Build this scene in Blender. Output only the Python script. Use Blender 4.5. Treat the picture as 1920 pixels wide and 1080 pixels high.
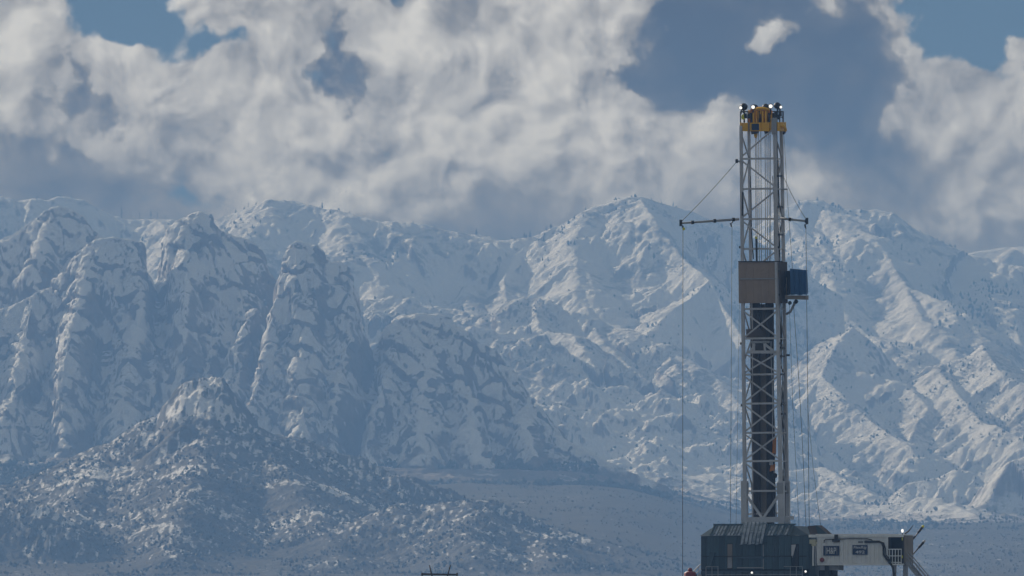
import bpy, bmesh, math, random
import numpy as np
from mathutils import Vector, Matrix

for _o in list(bpy.data.objects):
    bpy.data.objects.remove(_o)
scene = bpy.context.scene
C = scene.collection
RAD = math.radians

# ------------------------------------------------------------------ camera
F = 15924.0            # focal length in pixels of the 1920 px wide photograph (about 300 mm)
VH = 1160.0            # photograph row of the true horizon
ZC = 2.0               # eye height above the pad
cam_d = bpy.data.cameras.new('camera')
cam = bpy.data.objects.new('camera', cam_d); C.objects.link(cam)
cam.location = (0, 0, ZC); cam.rotation_euler = (RAD(90), 0, 0)
cam_d.sensor_width = 36.0
cam_d.lens = 36.0 * F / 1920.0
cam_d.shift_y = (VH - 540.0) / 1920.0
cam_d.clip_start = 1.0; cam_d.clip_end = 90000.0
scene.camera = cam

# ------------------------------------------------------------------ sun, exposure
SUN_EL, SUN_AZ = RAD(26.5), RAD(-43)          # azimuth from +Y, minus is to the west (left)
SUN_DIR = Vector((math.sin(SUN_AZ)*math.cos(SUN_EL), math.cos(SUN_AZ)*math.cos(SUN_EL), math.sin(SUN_EL)))
sd = bpy.data.lights.new('sun', 'SUN'); sd.energy = 5.0; sd.angle = RAD(0.5); sd.color = (1.0, 0.92, 0.82)
so = bpy.data.objects.new('sun', sd); C.objects.link(so)
so.rotation_euler = SUN_DIR.to_track_quat('Z', 'Y').to_euler(); so.location = (0, 0, 300)

vs = scene.view_settings
scene.display_settings.display_device = 'sRGB'
vs.view_transform = 'Standard'; vs.look = 'None'; vs.exposure = 0.05; vs.gamma = 1.0; vs.use_curve_mapping = False
cy = scene.cycles
cy.use_denoising = True
try:
    cy.denoiser = 'OPENIMAGEDENOISE'; cy.denoising_input_passes = 'RGB_ALBEDO_NORMAL'
except Exception:
    pass
cy.use_adaptive_sampling = False
cy.max_bounces = 5; cy.diffuse_bounces = 2; cy.glossy_bounces = 2; cy.transmission_bounces = 4; cy.volume_bounces = 0
cy.transparent_max_bounces = 6
cy.sample_clamp_indirect = 4.0

# ------------------------------------------------------------------ node expression helper
class X:
    """a socket (or number) that can be written as arithmetic"""
    tree = None
    def __init__(s, v): s.v = v
    @staticmethod
    def node(kind, **kw):
        n = X.tree.nodes.new(kind)
        for k, v in kw.items(): setattr(n, k, v)
        return n
    @staticmethod
    def put(inp, val):
        if isinstance(val, X): val = val.v
        if isinstance(val, bpy.types.NodeSocket): X.tree.links.new(val, inp)
        else: inp.default_value = val
    def m(s, op, *o, clamp=False):
        n = X.node('ShaderNodeMath', operation=op); n.use_clamp = clamp
        X.put(n.inputs[0], s)
        for i, q in enumerate(o): X.put(n.inputs[i+1], q)
        return X(n.outputs[0])
    def __add__(s, o): return s.m('ADD', o)
    __radd__ = __add__
    def __sub__(s, o): return s.m('SUBTRACT', o)
    def __rsub__(s, o): return X(o).m('SUBTRACT', s)
    def __mul__(s, o): return s.m('MULTIPLY', o)
    __rmul__ = __mul__
    def __truediv__(s, o): return s.m('DIVIDE', o)
    def clamp(s): return s.m('ADD', 0.0, clamp=True)
    def mx(s, o): return s.m('MAXIMUM', o)
    def mn(s, o): return s.m('MINIMUM', o)
    def sm(s, a, b, lo=0.0, hi=1.0):
        n = X.node('ShaderNodeMapRange', interpolation_type='SMOOTHSTEP')
        for i, q in enumerate((s, a, b, lo, hi)): X.put(n.inputs[i], q)
        return X(n.outputs[0])
    def lin(s, a, b, lo=0.0, hi=1.0):
        n = X.node('ShaderNodeMapRange'); n.clamp = True
        for i, q in enumerate((s, a, b, lo, hi)): X.put(n.inputs[i], q)
        return X(n.outputs[0])
def vec(x, y, z):
    n = X.node('ShaderNodeCombineXYZ')
    for i, q in enumerate((x, y, z)): X.put(n.inputs[i], q)
    return X(n.outputs[0])
def sep(v):
    n = X.node('ShaderNodeSeparateXYZ'); X.put(n.inputs[0], v)
    return [X(n.outputs[i]) for i in range(3)]
def vm(op, a, b=None, scale=None):
    n = X.node('ShaderNodeVectorMath', operation=op); X.put(n.inputs[0], a)
    if b is not None: X.put(n.inputs[1], b)
    if scale is not None: X.put(n.inputs['Scale'], scale)
    return X(n.outputs[1 if op in ('LENGTH', 'DOT_PRODUCT', 'DISTANCE') else 0])
def noise(v, scale=1.0, detail=4.0, rough=0.5, dist=0.0, lac=2.0, kind='FBM', color=False):
    n = X.node('ShaderNodeTexNoise'); n.noise_type = kind; n.normalize = True
    X.put(n.inputs['Vector'], v); X.put(n.inputs['Scale'], scale); X.put(n.inputs['Detail'], detail)
    X.put(n.inputs['Roughness'], rough); X.put(n.inputs['Distortion'], dist); X.put(n.inputs['Lacunarity'], lac)
    return X(n.outputs['Color' if color else 'Fac'])
def voronoi(v, scale=1.0, feature='F1', out='Distance', rnd=1.0, smooth=None):
    n = X.node('ShaderNodeTexVoronoi'); n.feature = feature
    X.put(n.inputs['Vector'], v); X.put(n.inputs['Scale'], scale); X.put(n.inputs['Randomness'], rnd)
    if smooth is not None: X.put(n.inputs['Smoothness'], smooth)
    return X(n.outputs[out])
def mix(f, a, b):
    n = X.node('ShaderNodeMix', data_type='RGBA'); n.clamp_factor = True
    X.put(n.inputs[0], f)
    for i, q in ((6, a), (7, b)):
        if isinstance(q, tuple) and len(q) == 3: q = (*q, 1.0)
        X.put(n.inputs[i], q)
    return X(n.outputs[2])

# ------------------------------------------------------------------ world: Nishita sky behind a broken cloud deck
world = bpy.data.worlds.new('World'); scene.world = world; world.use_nodes = True
nt = world.node_tree; nt.nodes.clear(); X.tree = nt
SKY_STRENGTH = 0.05
sky = X.node('ShaderNodeTexSky', sky_type='NISHITA'); sky.sun_disc = False
sky.sun_elevation = SUN_EL; sky.sun_rotation = SUN_AZ; sky.altitude = 2500.0
sky.air_density = 0.35; sky.dust_density = 0.0; sky.ozone_density = 4.0
tc = X.node('ShaderNodeTexCoord')
d3 = X(tc.outputs['Generated'])
KS = F/100.0                                  # cloud coordinates: hundredths of the picture, 0.36 degrees each
dx, dy, dz = sep(d3)
U = dx.m('ARCTAN2', dy)*KS                    # bearing
V = dz.m('ARCSINE')*KS                        # height above the horizon
q = vm('SCALE', d3, scale=KS)

# coverage (0 blue sky .. 1 cloud) and light (0 grey flank .. 1 sunlit) of the cloud deck by bearing and height; a row every 50, a column every 80
CLOUD_L = [
 [.85,.80,.70,.60,.60,.60,.65,.70,.60,.55,.60,.50,.75,.75,.80,.60,.10,.10,.15,.35,.40,.50,.50,.50,.50],
 [.80,.80,.75,.65,.60,.55,.60,.65,.50,.65,.50,.50,.70,.80,.75,.55,.05,.08,.30,.20,.30,.55,.50,.60,.75],
 [.85,.60,.65,.75,.80,.55,.62,.66,.40,.75,.80,.70,.70,.75,.75,.45,.05,.05,.52,.10,.25,.50,.50,.65,.82],
 [.75,.55,.45,.70,.75,.70,.70,.70,.36,.75,.85,.80,.75,.75,.70,.25,.05,.05,.10,.10,.15,.40,.55,.70,.85],
 [.70,.50,.40,.65,.75,.75,.75,.70,.40,.75,.85,.85,.85,.85,.80,.70,.30,.40,.05,.05,.08,.50,.70,.80,.85],
 [.50,.70,.60,.45,.70,.75,.75,.75,.75,.80,.85,.85,.85,.85,.85,.85,.80,.75,.30,.12,.05,.55,.75,.75,.75],
 [.20,.30,.35,.60,.70,.75,.75,.75,.75,.80,.80,.80,.80,.80,.80,.80,.75,.70,.60,.50,.10,.20,.50,.65,.65],
 [.22,.20,.18,.28,.46,.70,.84,.86,.84,.80,.80,.74,.70,.70,.74,.78,.70,.68,.74,.70,.36,.28,.52,.74,.78],
 [.34,.34,.32,.34,.42,.56,.78,.78,.74,.70,.60,.50,.50,.56,.64,.64,.62,.60,.56,.50,.42,.40,.56,.72,.76],
 [.25,.25,.25,.25,.25,.25,.35,.35,.30,.30,.28,.25,.25,.25,.25,.25,.25,.25,.25,.25,.25,.30,.40,.45,.50]]
CLOUD_A = [
 [1,1,.05,0,0,.8,1,1,1,1,1,1,1,1,1,1,1,1,1,1,1,.55,0,0,0],
 [1,1,.5,0,0,.75,1,1,1,1,1,1,1,1,1,1,1,1,1,1,1,.9,.1,0,.2],
 [1,1,1,.9,.8,.4,.9,1,.9,1,1,1,1,1,1,1,1,1,1,1,1,1,.4,.1,.95],
 [1,1,1,1,1,1,1,1,.8,1,1,1,1,1,1,1,1,1,1,1,1,1,.95,.9,1]] + [[1]*25]*3 + [
 [1,1,1,1,.9,1,1,1,1,1,1,1,1,1,1,1,1,1,1,1,1,1,1,1,1],
 [1,1,1,1,.78,.8,1,1,1,1,1,1,1,1,1,1,1,1,1,1,1,1,1,1,1],
 [1]*25]
wob = noise(q, 0.55, 2.0, 0.5, color=True); wb2 = noise(q, 1.9, 6.0, 0.52, color=True)
wx, wy, wz = sep(wob); w2x, w2y, w2z = sep(wb2)
Qw = vm('ADD', q, vm('SCALE', wb2, scale=0.5))
bil = voronoi(Qw, 1.7, 'SMOOTH_F1', smooth=0.35)        # rounded heads
Uw = U+(wx-0.5)*1.3+(w2x-0.5)*0.85; Vw = V+(wz-0.5)*1.0+(w2z-0.5)*0.7-(bil-0.4)*0.35
fx = Uw*(1/19.2)+0.5
acc = None
for i, (rl, ra) in enumerate(zip(CLOUD_L, CLOUD_A)):
    r = X.node('ShaderNodeValToRGB'); cr = r.color_ramp; cr.interpolation = 'CARDINAL'
    while len(cr.elements) < 25: cr.elements.new(0.5)
    for k in range(25):
        cr.elements[k].position = k/24.0; cr.elements[k].color = (rl[k], ra[k], 0, 1)
    X.put(r.inputs[0], fx)
    v0 = (VH-50.0*i)/100.0
    if acc is None: acc = X(r.outputs[0])
    else: acc = mix(Vw.sm(v0+0.52, v0-0.02), acc, X(r.outputs[0]))
sp = X.node('ShaderNodeSeparateColor'); X.put(sp.inputs[0], acc)
mapL, mapA = X(sp.outputs[0]), X(sp.outputs[1])
# outside the charted part the same broken deck goes on all round
far = noise(q, 0.28, 3.0, 0.5)
inside = U.m('ABSOLUTE').sm(11.5, 8.8)*V.sm(13.2, 11.2)
openL = far.sm(0.40, 0.70, 0.12, 0.80); openA = far.sm(0.42, 0.58)
cl = openL*(1.0-inside)+mapL*inside
ca = openA*(1.0-inside)+mapA*inside
# relief: the deck's own thickness compared with a step towards the sun
off = (-0.20, 0.0, 0.26)
Qd = vm('ADD', q, vm('SCALE', wob, scale=1.6))
n_a = noise(Qd, 0.9, 7.0, 0.5); n_b = noise(vm('ADD', Qd, off), 0.9, 3.0, 0.5)
relief = (n_a-n_b)
crisp = V.sm(8.3, 9.2)*(U.sm(8.5, 5.0)*0.6+0.4)*(wy.sm(0.35, 0.6)*0.6+0.4)            # heads stand out crisply, the bases melt into the murk
bil2 = voronoi(Qw, 4.6, 'SMOOTH_F1', smooth=0.4)
n_f = noise(Qw, 2.6, 6.0, 0.56); n_g = noise(vm('ADD', Qw, (-0.07, 0.0, 0.09)), 2.6, 4.0, 0.56)
rough_l = (n_f-0.5)*0.28+cl+(n_a-0.5)*0.42-(bil-0.42)*0.30-(bil2-0.42)*0.10
hard = rough_l.sm(0.27, 0.46)*(0.60+cl*0.32)
body = cl*(1.0-crisp)+hard*crisp
lum = (body + relief*(body*1.5+0.08) + (n_a-0.5)*(body*0.30+0.20) - (bil-0.42)*body*0.20 - (bil2-0.42)*body*0.08 + (n_f-n_g)*body*0.25).clamp()
cov = (ca + (n_a-0.5)*1.1 - (bil-0.4)*0.5 + (w2y-0.5)*0.5).sm(0.36, 0.66)
rp = X.node('ShaderNodeValToRGB'); cr = rp.color_ramp; cr.interpolation = 'LINEAR'
CLOUD_RAMP = [(0.0, (.035,.018,.004)), (0.5, (.36,.315,.24)), (1.0, (1.10,1.08,1.03))]
cr.elements.new(0.5)
for k, (p_, c_) in enumerate(CLOUD_RAMP): cr.elements[k].position = p_; cr.elements[k].color = (*c_, 1)
X.put(rp.inputs[0], lum)
sky_c = mix(0.5, X(sky.outputs[0]), (1.6, 2.6, 2.0))      # thin high veil over the blue
inv = 1.0/SKY_STRENGTH
colr = mix(cov*0.97, sky_c, vm('SCALE', X(rp.outputs[0]), scale=inv))
below = dz.lin(-0.02, 0.0)
colr = mix(below, (5.0, 5.5, 6.2), colr)
bg = X.node('ShaderNodeBackground'); X.put(bg.inputs[0], colr); bg.inputs[1].default_value = SKY_STRENGTH
wo = X.node('ShaderNodeOutputWorld'); nt.links.new(bg.outputs[0], wo.inputs[0])
world.cycles.sampling_method = 'MANUAL'; world.cycles.sample_map_resolution = 512

# ------------------------------------------------------------------ material helpers
def new_mat(name):
    m = bpy.data.materials.new(name); m.use_nodes = True
    m.node_tree.nodes.clear(); X.tree = m.node_tree
    return m
def finish(m, color, rough=0.9, normal=None, metallic=0.0, spec=0.25, emit=None, estr=0.0):
    b = X.node('ShaderNodeBsdfPrincipled')
    if isinstance(color, tuple) and len(color) == 3: color = (*color, 1)
    X.put(b.inputs['Base Color'], color); X.put(b.inputs['Roughness'], rough); X.put(b.inputs['Metallic'], metallic)
    b.inputs['Specular IOR Level'].default_value = spec
    if normal is not None: X.put(b.inputs['Normal'], normal)
    if emit is not None:
        X.put(b.inputs['Emission Color'], (*emit, 1)); b.inputs['Emission Strength'].default_value = estr
    o = X.node('ShaderNodeOutputMaterial'); X.tree.links.new(b.outputs[0], o.inputs[0])
    return m
def bump(h, dist, strength=1.0):
    n = X.node('ShaderNodeBump'); X.put(n.inputs['Height'], h); n.inputs['Distance'].default_value = dist
    n.inputs['Strength'].default_value = strength
    return X(n.outputs[0])
def geo(): return X.node('ShaderNodeNewGeometry')
def attr(name):
    n = X.node('ShaderNodeAttribute'); n.attribute_name = name; return X(n.outputs['Fac'])


# ================================================================== numpy noise
_rng = np.random.default_rng(7)
_PERM = _rng.permutation(512).astype(np.int64)
_PERM = np.concatenate([_PERM, _PERM, _PERM])
_ang = _rng.random(512)*2*np.pi
_G2 = np.stack([np.cos(_ang), np.sin(_ang)], 1)
_g3 = _rng.normal(size=(512, 3)); _G3 = _g3/np.linalg.norm(_g3, axis=1)[:, None]
def pn2(x, y, seed=0):
    xi = np.floor(x).astype(np.int64); yi = np.floor(y).astype(np.int64)
    fx = x-xi; fy = y-yi
    u = fx*fx*fx*(fx*(fx*6-15)+10); v = fy*fy*fy*(fy*(fy*6-15)+10)
    def g(ix, iy, px, py):
        h = _PERM[(_PERM[(ix+seed*57) & 511]+iy) & 511]
        gr = _G2[h]
        return gr[..., 0]*px+gr[..., 1]*py
    a = g(xi, yi, fx, fy); b = g(xi+1, yi, fx-1, fy); c = g(xi, yi+1, fx, fy-1); d = g(xi+1, yi+1, fx-1, fy-1)
    return (a+(b-a)*u + ((c+(d-c)*u)-(a+(b-a)*u))*v)*1.5
def pn3(x, y, z, seed=0):
    xi = np.floor(x).astype(np.int64); yi = np.floor(y).astype(np.int64); zi = np.floor(z).astype(np.int64)
    fx = x-xi; fy = y-yi; fz = z-zi
    u = fx*fx*fx*(fx*(fx*6-15)+10); v = fy*fy*fy*(fy*(fy*6-15)+10); w = fz*fz*fz*(fz*(fz*6-15)+10)
    def g(i, j, k):
        h = _PERM[(_PERM[(_PERM[(xi+i+seed*31) & 511]+yi+j) & 511]+zi+k) & 511]
        gr = _G3[h]
        return gr[..., 0]*(fx-i)+gr[..., 1]*(fy-j)+gr[..., 2]*(fz-k)
    def lx(j, k): a = g(0, j, k); return a+(g(1, j, k)-a)*u
    def ly(k): a = lx(0, k); return a+(lx(1, k)-a)*v
    a = ly(0); return (a+(ly(1)-a)*w)*1.5
def fbm2(x, y, oct=5, seed=0, gain=0.5):
    t = np.zeros_like(x); a = 1.0; f = 1.0
    for o in range(oct): t += a*pn2(x*f+o*13.7, y*f-o*7.1, seed+o); a *= gain; f *= 2.03
    return t
def ridged2(x, y, oct=5, seed=0, gain=0.5):
    t = np.zeros_like(x); a = 1.0; f = 1.0; w = 1.0
    for o in range(oct):
        n = 1-np.abs(pn2(x*f+o*9.1, y*f+o*4.3, seed+o)); n = n*n*w
        t += a*n; w = np.clip(n*1.6, 0, 1); a *= gain; f *= 2.07
    return t
def vor3(x, y, z, seed=0):
    """distance to the nearest and second nearest cell point"""
    xi = np.floor(x).astype(np.int64); yi = np.floor(y).astype(np.int64); zi = np.floor(z).astype(np.int64)
    d1 = np.full(x.shape, 9.0); d2 = np.full(x.shape, 9.0); cid = np.zeros(x.shape); fac = np.zeros(x.shape)
    for i in (-1, 0, 1):
        for j in (-1, 0, 1):
            for k in (-1, 0, 1):
                h = _PERM[(_PERM[(_PERM[(xi+i+seed*17) & 511]+yi+j) & 511]+zi+k) & 511]
                r = _G3[h]*0.45
                ax, ay, az = x-(xi+i+0.5+r[..., 0]), y-(yi+j+0.5+r[..., 1]), z-(zi+k+0.5+r[..., 2])
                d = ax*ax+ay*ay+az*az
                n = d < d1; t_ = _G3[(h*7+13) & 511]
                fac = np.where(n, ax*t_[..., 0]+ay*t_[..., 1]+az*t_[..., 2], fac)        # each block's face has its own tilt
                d2 = np.where(n, d1, np.minimum(d2, d)); cid = np.where(n, h/512.0, cid); d1 = np.where(n, d, d1)
    return np.sqrt(d1), np.sqrt(d2), cid, fac
def smooth(a, lo, hi):
    t = np.clip((a-lo)/(hi-lo), 0, 1); return t*t*(3-2*t)

# picture reading -> place: a point seen at photograph column u, row v and D metres out
def W(u, v, D): return ((u-960.0)*D/F, D, ZC+(VH-v)*D/F)

# ------------------------------------------------------------------ valley floor
_YT = np.array([-4000, 200, 900, 4000, 6000, 6800, 7200, 7600, 8700, 10500, 13000, 20000], float)
_VL = np.array([0, 0, 1196.6, 1160, 1118, 1075, 1005, 955, 905, 893, 880, 870], float)
_VR = np.array([0, 0, 1196.6, 1150, 1108, 1085, 1068, 1048, 996, 950, 925, 905], float)
_ZL = np.where(_YT > 500, ZC+(VH-_VL)*_YT/F, 0.0); _ZR = np.where(_YT > 500, ZC+(VH-_VR)*_YT/F, 0.0)
_ZL[2] = _ZR[2] = 0.0
def floor_z(x, y):
    u = 960+F*x/np.maximum(y, 500.0)
    t = smooth(u, 1080, 1560)
    return np.interp(y, _YT, _ZL)*(1-t)+np.interp(y, _YT, _ZR)*t

def ridge_field(Xg, Yg, ridges):
    best = np.full(Xg.shape, -1e6); bs = np.zeros_like(Xg); bd = np.full(Xg.shape, 1e5); bi = np.zeros(Xg.shape, np.int32)
    for ri, (pts, sl, sr, cv) in enumerate(ridges):
        P = np.array([W(*p) for p in pts]); s0 = 0.0
        # nearest point on this ridge line
        nd = np.full(Xg.shape, 1e9); nz = np.zeros_like(Xg); ns = np.zeros_like(Xg); nside = np.zeros_like(Xg)
        for a, b in zip(P[:-1], P[1:]):
            ex, ey = b[0]-a[0], b[1]-a[1]; L2 = ex*ex+ey*ey; L = math.sqrt(L2)
            t = np.clip(((Xg-a[0])*ex+(Yg-a[1])*ey)/L2, 0, 1)
            ddx = Xg-(a[0]+t*ex); ddy = Yg-(a[1]+t*ey); dd = ddx*ddx+ddy*ddy
            m = dd < nd
            nd = np.where(m, dd, nd); nz = np.where(m, a[2]+t*(b[2]-a[2]), nz); ns = np.where(m, s0+t*L, ns)
            nside = np.where(m, (ex*ddy-ey*ddx)/(L*np.sqrt(dd)+1e-6), nside); s0 += L
        d = np.sqrt(nd)
        w = nside*0.5+0.5                                # 1: far or left flank, 0: near or right flank
        sl_ = sr+(sl-sr)*smooth(w, 0.2, 0.8)
        # cv > 0 steep near the crest and easing out; cv < 0 a rounded crest that steepens
        if cv > 0: drop = sl_*(d*0.55+cv*(1-np.exp(-d/cv))*0.45)
        elif cv < 0: drop = sl_*np.maximum(d-(-cv)*(1-np.exp(d/cv)), 0)
        else: drop = sl_*d
        h = nz-drop
        m = h > best
        best = np.where(m, h, best); bs = np.where(m, ns+ri*377.0, bs); bd = np.where(m, d, bd); bi = np.where(m, ri, bi)
    return best, bs, bd, bi

def grid(x0, x1, y0, y1, step):
    sx, sy = step if isinstance(step, tuple) else (step, step)
    nx = int((x1-x0)/sx)+1; ny = int((y1-y0)/sy)+1
    return np.meshgrid(np.linspace(x0, x1, nx), np.linspace(y0, y1, ny))

def normals_of(Xg, Yg, Zg):
    def gr(a, ax): return np.gradient(a, axis=ax)
    tx = np.stack([gr(Xg, 1), gr(Yg, 1), gr(Zg, 1)], -1); ty = np.stack([gr(Xg, 0), gr(Yg, 0), gr(Zg, 0)], -1)
    n = np.cross(tx, ty); n /= np.linalg.norm(n, axis=-1)[..., None]+1e-9
    return n

def grid_mesh(name, Xg, Yg, Zg, mat, keep=None, attrs=None):
    ny, nx = Xg.shape
    co = np.stack([Xg, Yg, Zg], -1).reshape(-1, 3).astype(np.float32)
    idx = np.arange(nx*ny).reshape(ny, nx)
    q_ = np.stack([idx[:-1, :-1], idx[:-1, 1:], idx[1:, 1:], idx[1:, :-1]], -1).reshape(-1, 4)
    if keep is not None:
        kq = keep[:-1, :-1] | keep[:-1, 1:] | keep[1:, 1:] | keep[1:, :-1]
        q_ = q_[kq.reshape(-1)]
        used = np.zeros(nx*ny, bool); used[q_.reshape(-1)] = True
        rm = np.cumsum(used)-1; q_ = rm[q_]; co = co[used]
        if attrs: attrs = {k: v.reshape(-1)[used] for k, v in attrs.items()}
    me = bpy.data.meshes.new(name)
    me.vertices.add(len(co)); me.vertices.foreach_set('co', co.reshape(-1))
    me.loops.add(q_.size); me.loops.foreach_set('vertex_index', q_.reshape(-1).astype(np.int32))
    me.polygons.add(len(q_)); me.polygons.foreach_set('loop_start', np.arange(0, q_.size, 4, dtype=np.int32))
    try: me.polygons.foreach_set('loop_total', np.full(len(q_), 4, np.int32))
    except Exception: pass
    me.update(calc_edges=True)
    me.polygons.foreach_set('use_smooth', np.ones(len(q_), bool))
    if attrs:
        for k, v in attrs.items():
            at = me.attributes.new(k, 'FLOAT', 'POINT'); at.data.foreach_set('value', v.reshape(-1).astype(np.float32))
    me.materials.append(mat)
    o = bpy.data.objects.new(name, me); C.objects.link(o)
    return o

# ------------------------------------------------------------------ ground materials
SNOW = (0.80, 0.83, 0.88)
def mountain_material(name, rock, snow_lo, snow_hi, shrub=(0.07, 0.075, 0.07), shrub_amt=0.5, shrub_scale=0.12, bump_d=2.0, bscale=0.05, snow=SNOW, w1=0.55, w2=0.75):
    """windblown snow lying by slope over bare rock, with brush poking through"""
    m = new_mat(name); g = geo(); pos = X(g.outputs['Position'])
    nz = sep(X(g.outputs['Normal']))[2]
    cov = attr('snow')                      # where the drifts lie, from the lie of the land
    n1 = noise(pos, 0.016, 6.0, 0.6); n2 = noise(pos, bscale*2.2, 6.0, 0.62)
    s = (cov + (n1-0.5)*w1 + (n2-0.5)*w2).sm(0.5-(snow_hi-snow_lo), 0.5+(snow_hi-snow_lo))
    sh = noise(pos, shrub_scale, 6.0, 0.7); sh2 = noise(pos, 0.007, 4.0, 0.55)
    brush = (sh+(sh2-0.5)*0.9).sm(0.52, 0.70)*shrub_amt
    rv = noise(pos, 0.03, 5.0, 0.6)
    rc = mix(rv.sm(0.3, 0.7), tuple(c*0.7 for c in rock), tuple(min(1, c*1.25) for c in rock))
    c = mix(s, rc, snow)
    c = mix(brush, c, shrub)
    bh = noise(pos, bscale, 7.0, 0.62)
    return finish(m, c, 0.85, bump(bh, bump_d*6, 0.8), spec=0.15)
def snow_attr(Xg, Yg, Zg, lo, hi, extra=0.0):
    n = normals_of(Xg, Yg, Zg)
    return smooth(n[..., 2], lo, hi)+extra

mat_back = mountain_material('ridge_snow', (0.30, 0.29, 0.30), 0.0, 0.25, shrub=(0.20, 0.21, 0.23), shrub_amt=0.78, shrub_scale=0.05, bump_d=1.3, bscale=0.035)
mat_mid = mountain_material('hill_snow', (0.25, 0.23, 0.23), 0.0, 0.22, shrub=(0.15, 0.15, 0.155), shrub_amt=0.7, shrub_scale=0.11, bump_d=1.3, bscale=0.06)
mat_spire = mountain_material('granite', (0.24, 0.22, 0.215), 0.0, 0.20, shrub=(0.12, 0.12, 0.12), shrub_amt=0.22, shrub_scale=0.10, bump_d=0.8, bscale=0.08, w1=0.15, w2=0.5)
mat_foot = mountain_material('sage_hill', (0.105, 0.105, 0.105), 0.0, 0.15, shrub=(0.075, 0.077, 0.075), shrub_amt=0.7, shrub_scale=0.22, bump_d=0.8, bscale=0.12)

def put_struct(o): o['kind'] = 'structure'; return o

def blur(a):
    p = np.pad(a, 1, mode='edge')
    r_ = (p[:, :-2]+2*p[:, 1:-1]+p[:, 2:])*0.25
    return (r_[:-2]+2*r_[1:-1]+r_[2:])*0.25

def erode(h, sx, sy, n=30000, steps=48, passes=3, er=0.3, dep=0.2, cap=5.0, seed=1):
    """rain run over the slopes: droplets carve branching gullies and drop their load in the hollows"""
    rg = np.random.default_rng(seed); ny, nx = h.shape; h = h.copy()
    def samp(px, py):
        ix = px.astype(np.int64); iy = py.astype(np.int64); fx = px-ix; fy = py-iy
        i = iy*nx+ix; hf = h.reshape(-1)
        a, b, c, d = hf[i], hf[i+1], hf[i+nx], hf[i+nx+1]
        gx = ((b-a)*(1-fy)+(d-c)*fy)/sx; gy = ((c-a)*(1-fx)+(d-b)*fx)/sy
        return i, fx, fy, gx, gy, (a*(1-fx)+b*fx)*(1-fy)+(c*(1-fx)+d*fx)*fy
    for p_ in range(passes):
        px = rg.random(n)*(nx-2.01); py = rg.random(n)*(ny-2.01)
        vx = np.zeros(n); vy = np.zeros(n); sed = np.zeros(n); wat = np.ones(n); vel = np.ones(n)
        for st in range(steps):
            i, fx, fy, gx, gy, h0 = samp(px, py)
            vx = vx*0.25-gx*0.75; vy = vy*0.25-gy*0.75
            ln = np.sqrt(vx*vx+vy*vy)+1e-6; vx /= ln; vy /= ln
            st_ = sx*1.2
            nxp = np.clip(px+vx*st_/sx, 0, nx-2.01); nyp = np.clip(py+vy*st_/sy, 0, ny-2.01)
            _, _, _, _, _, h1 = samp(nxp, nyp)
            dh = h1-h0
            c = np.maximum(-dh, 0.02)*vel*wat*cap
            up_ = dh > 0
            dp = np.where(up_, np.minimum(dh, sed), np.maximum(sed-c, 0)*dep)
            e = np.where(up_ | (sed > c), 0, np.minimum((c-sed)*er, np.maximum(-dh, 0)))
            q_ = dp-e; sed = sed-q_
            flat = np.zeros(nx*ny)
            for k, w in ((0, (1-fx)*(1-fy)), (1, fx*(1-fy)), (nx, (1-fx)*fy), (nx+1, fx*fy)):
                flat += np.bincount(i+k, q_*w, nx*ny)
            h += np.clip(blur(flat.reshape(ny, nx)), -1.2, 1.2)
            vel = np.sqrt(np.clip(vel*vel-dh*0.6, 0.05, 9)); wat *= 0.985
            px, py = nxp, nyp
    return h

def make_range(name, x0, x1, y0, y1, step, ridges, mat, gully=(20., 60.), rough=(12., 90.), warp=(35., 240.), snow=(0.25, 0.7), seed=3, post=None, margin=1.6, rain=3, apron=14.0, wear=0.6):
    Xg, Yg = grid(x0, x1, y0, y1, step)
    sx = Xg[0, 1]-Xg[0, 0]; sy = Yg[1, 0]-Yg[0, 0]
    h0, s0, d0, _ = ridge_field(Xg, Yg, ridges)
    wa = warp[0]*(1-np.exp(-d0/90.0))
    wx_ = fbm2(Xg/warp[1], Yg/warp[1], 4, seed); wy_ = fbm2(Xg/warp[1]+31, Yg/warp[1]+17, 4, seed+3)
    h, s, d, ri = ridge_field(Xg+wx_*wa, Yg+wy_*wa, ridges)
    fade = 1-np.exp(-d/55.0)
    gl = ridged2(s/gully[1]+fbm2(Xg/120, Yg/120, 3, seed+9)*0.6, d/(gully[1]*5), 4, seed+5)
    h += gully[0]*fade*(gl-0.9)
    h += rough[0]*(0.12+0.88*fade)*fbm2(Xg/rough[1], Yg/rough[1], 6, seed+11, 0.52)
    if rain: h = h*(1-fade*0.999)+(h+(erode(h, sx, sy, n=int(h.size*0.11), passes=rain, seed=seed)-h)*wear)*fade*0.999
    if post is not None: h = post(Xg, Yg, h, d, s)
    fl = floor_z(Xg, Yg)
    h = fl+(h-fl)*np.where(h > fl, smooth(Yg, y0, y0+140), 1.0)
    h = fl-1.8+np.logaddexp(0, (h-fl)/apron)*apron
    # drifts: flat and hollow ground holds snow, ribs are blown bare; streaks run down the fall line
    cv = blur(blur(blur(h)))-h
    sn = snow_attr(Xg, Yg, h, *snow)+0.16*fbm2(Xg/40, Yg/40, 5, seed+20)+np.clip(cv*0.25, -0.25, 0.2)+0.16*fbm2(s/7.0, d/45.0, 3, seed+30)
    sn = sn-0.55*(1-smooth(h-fl+6*fbm2(Xg/30, Yg/30, 3, seed+40), 2, 20))
    keep = h > fl-margin
    return Xg, Yg, h, sn, keep

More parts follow.
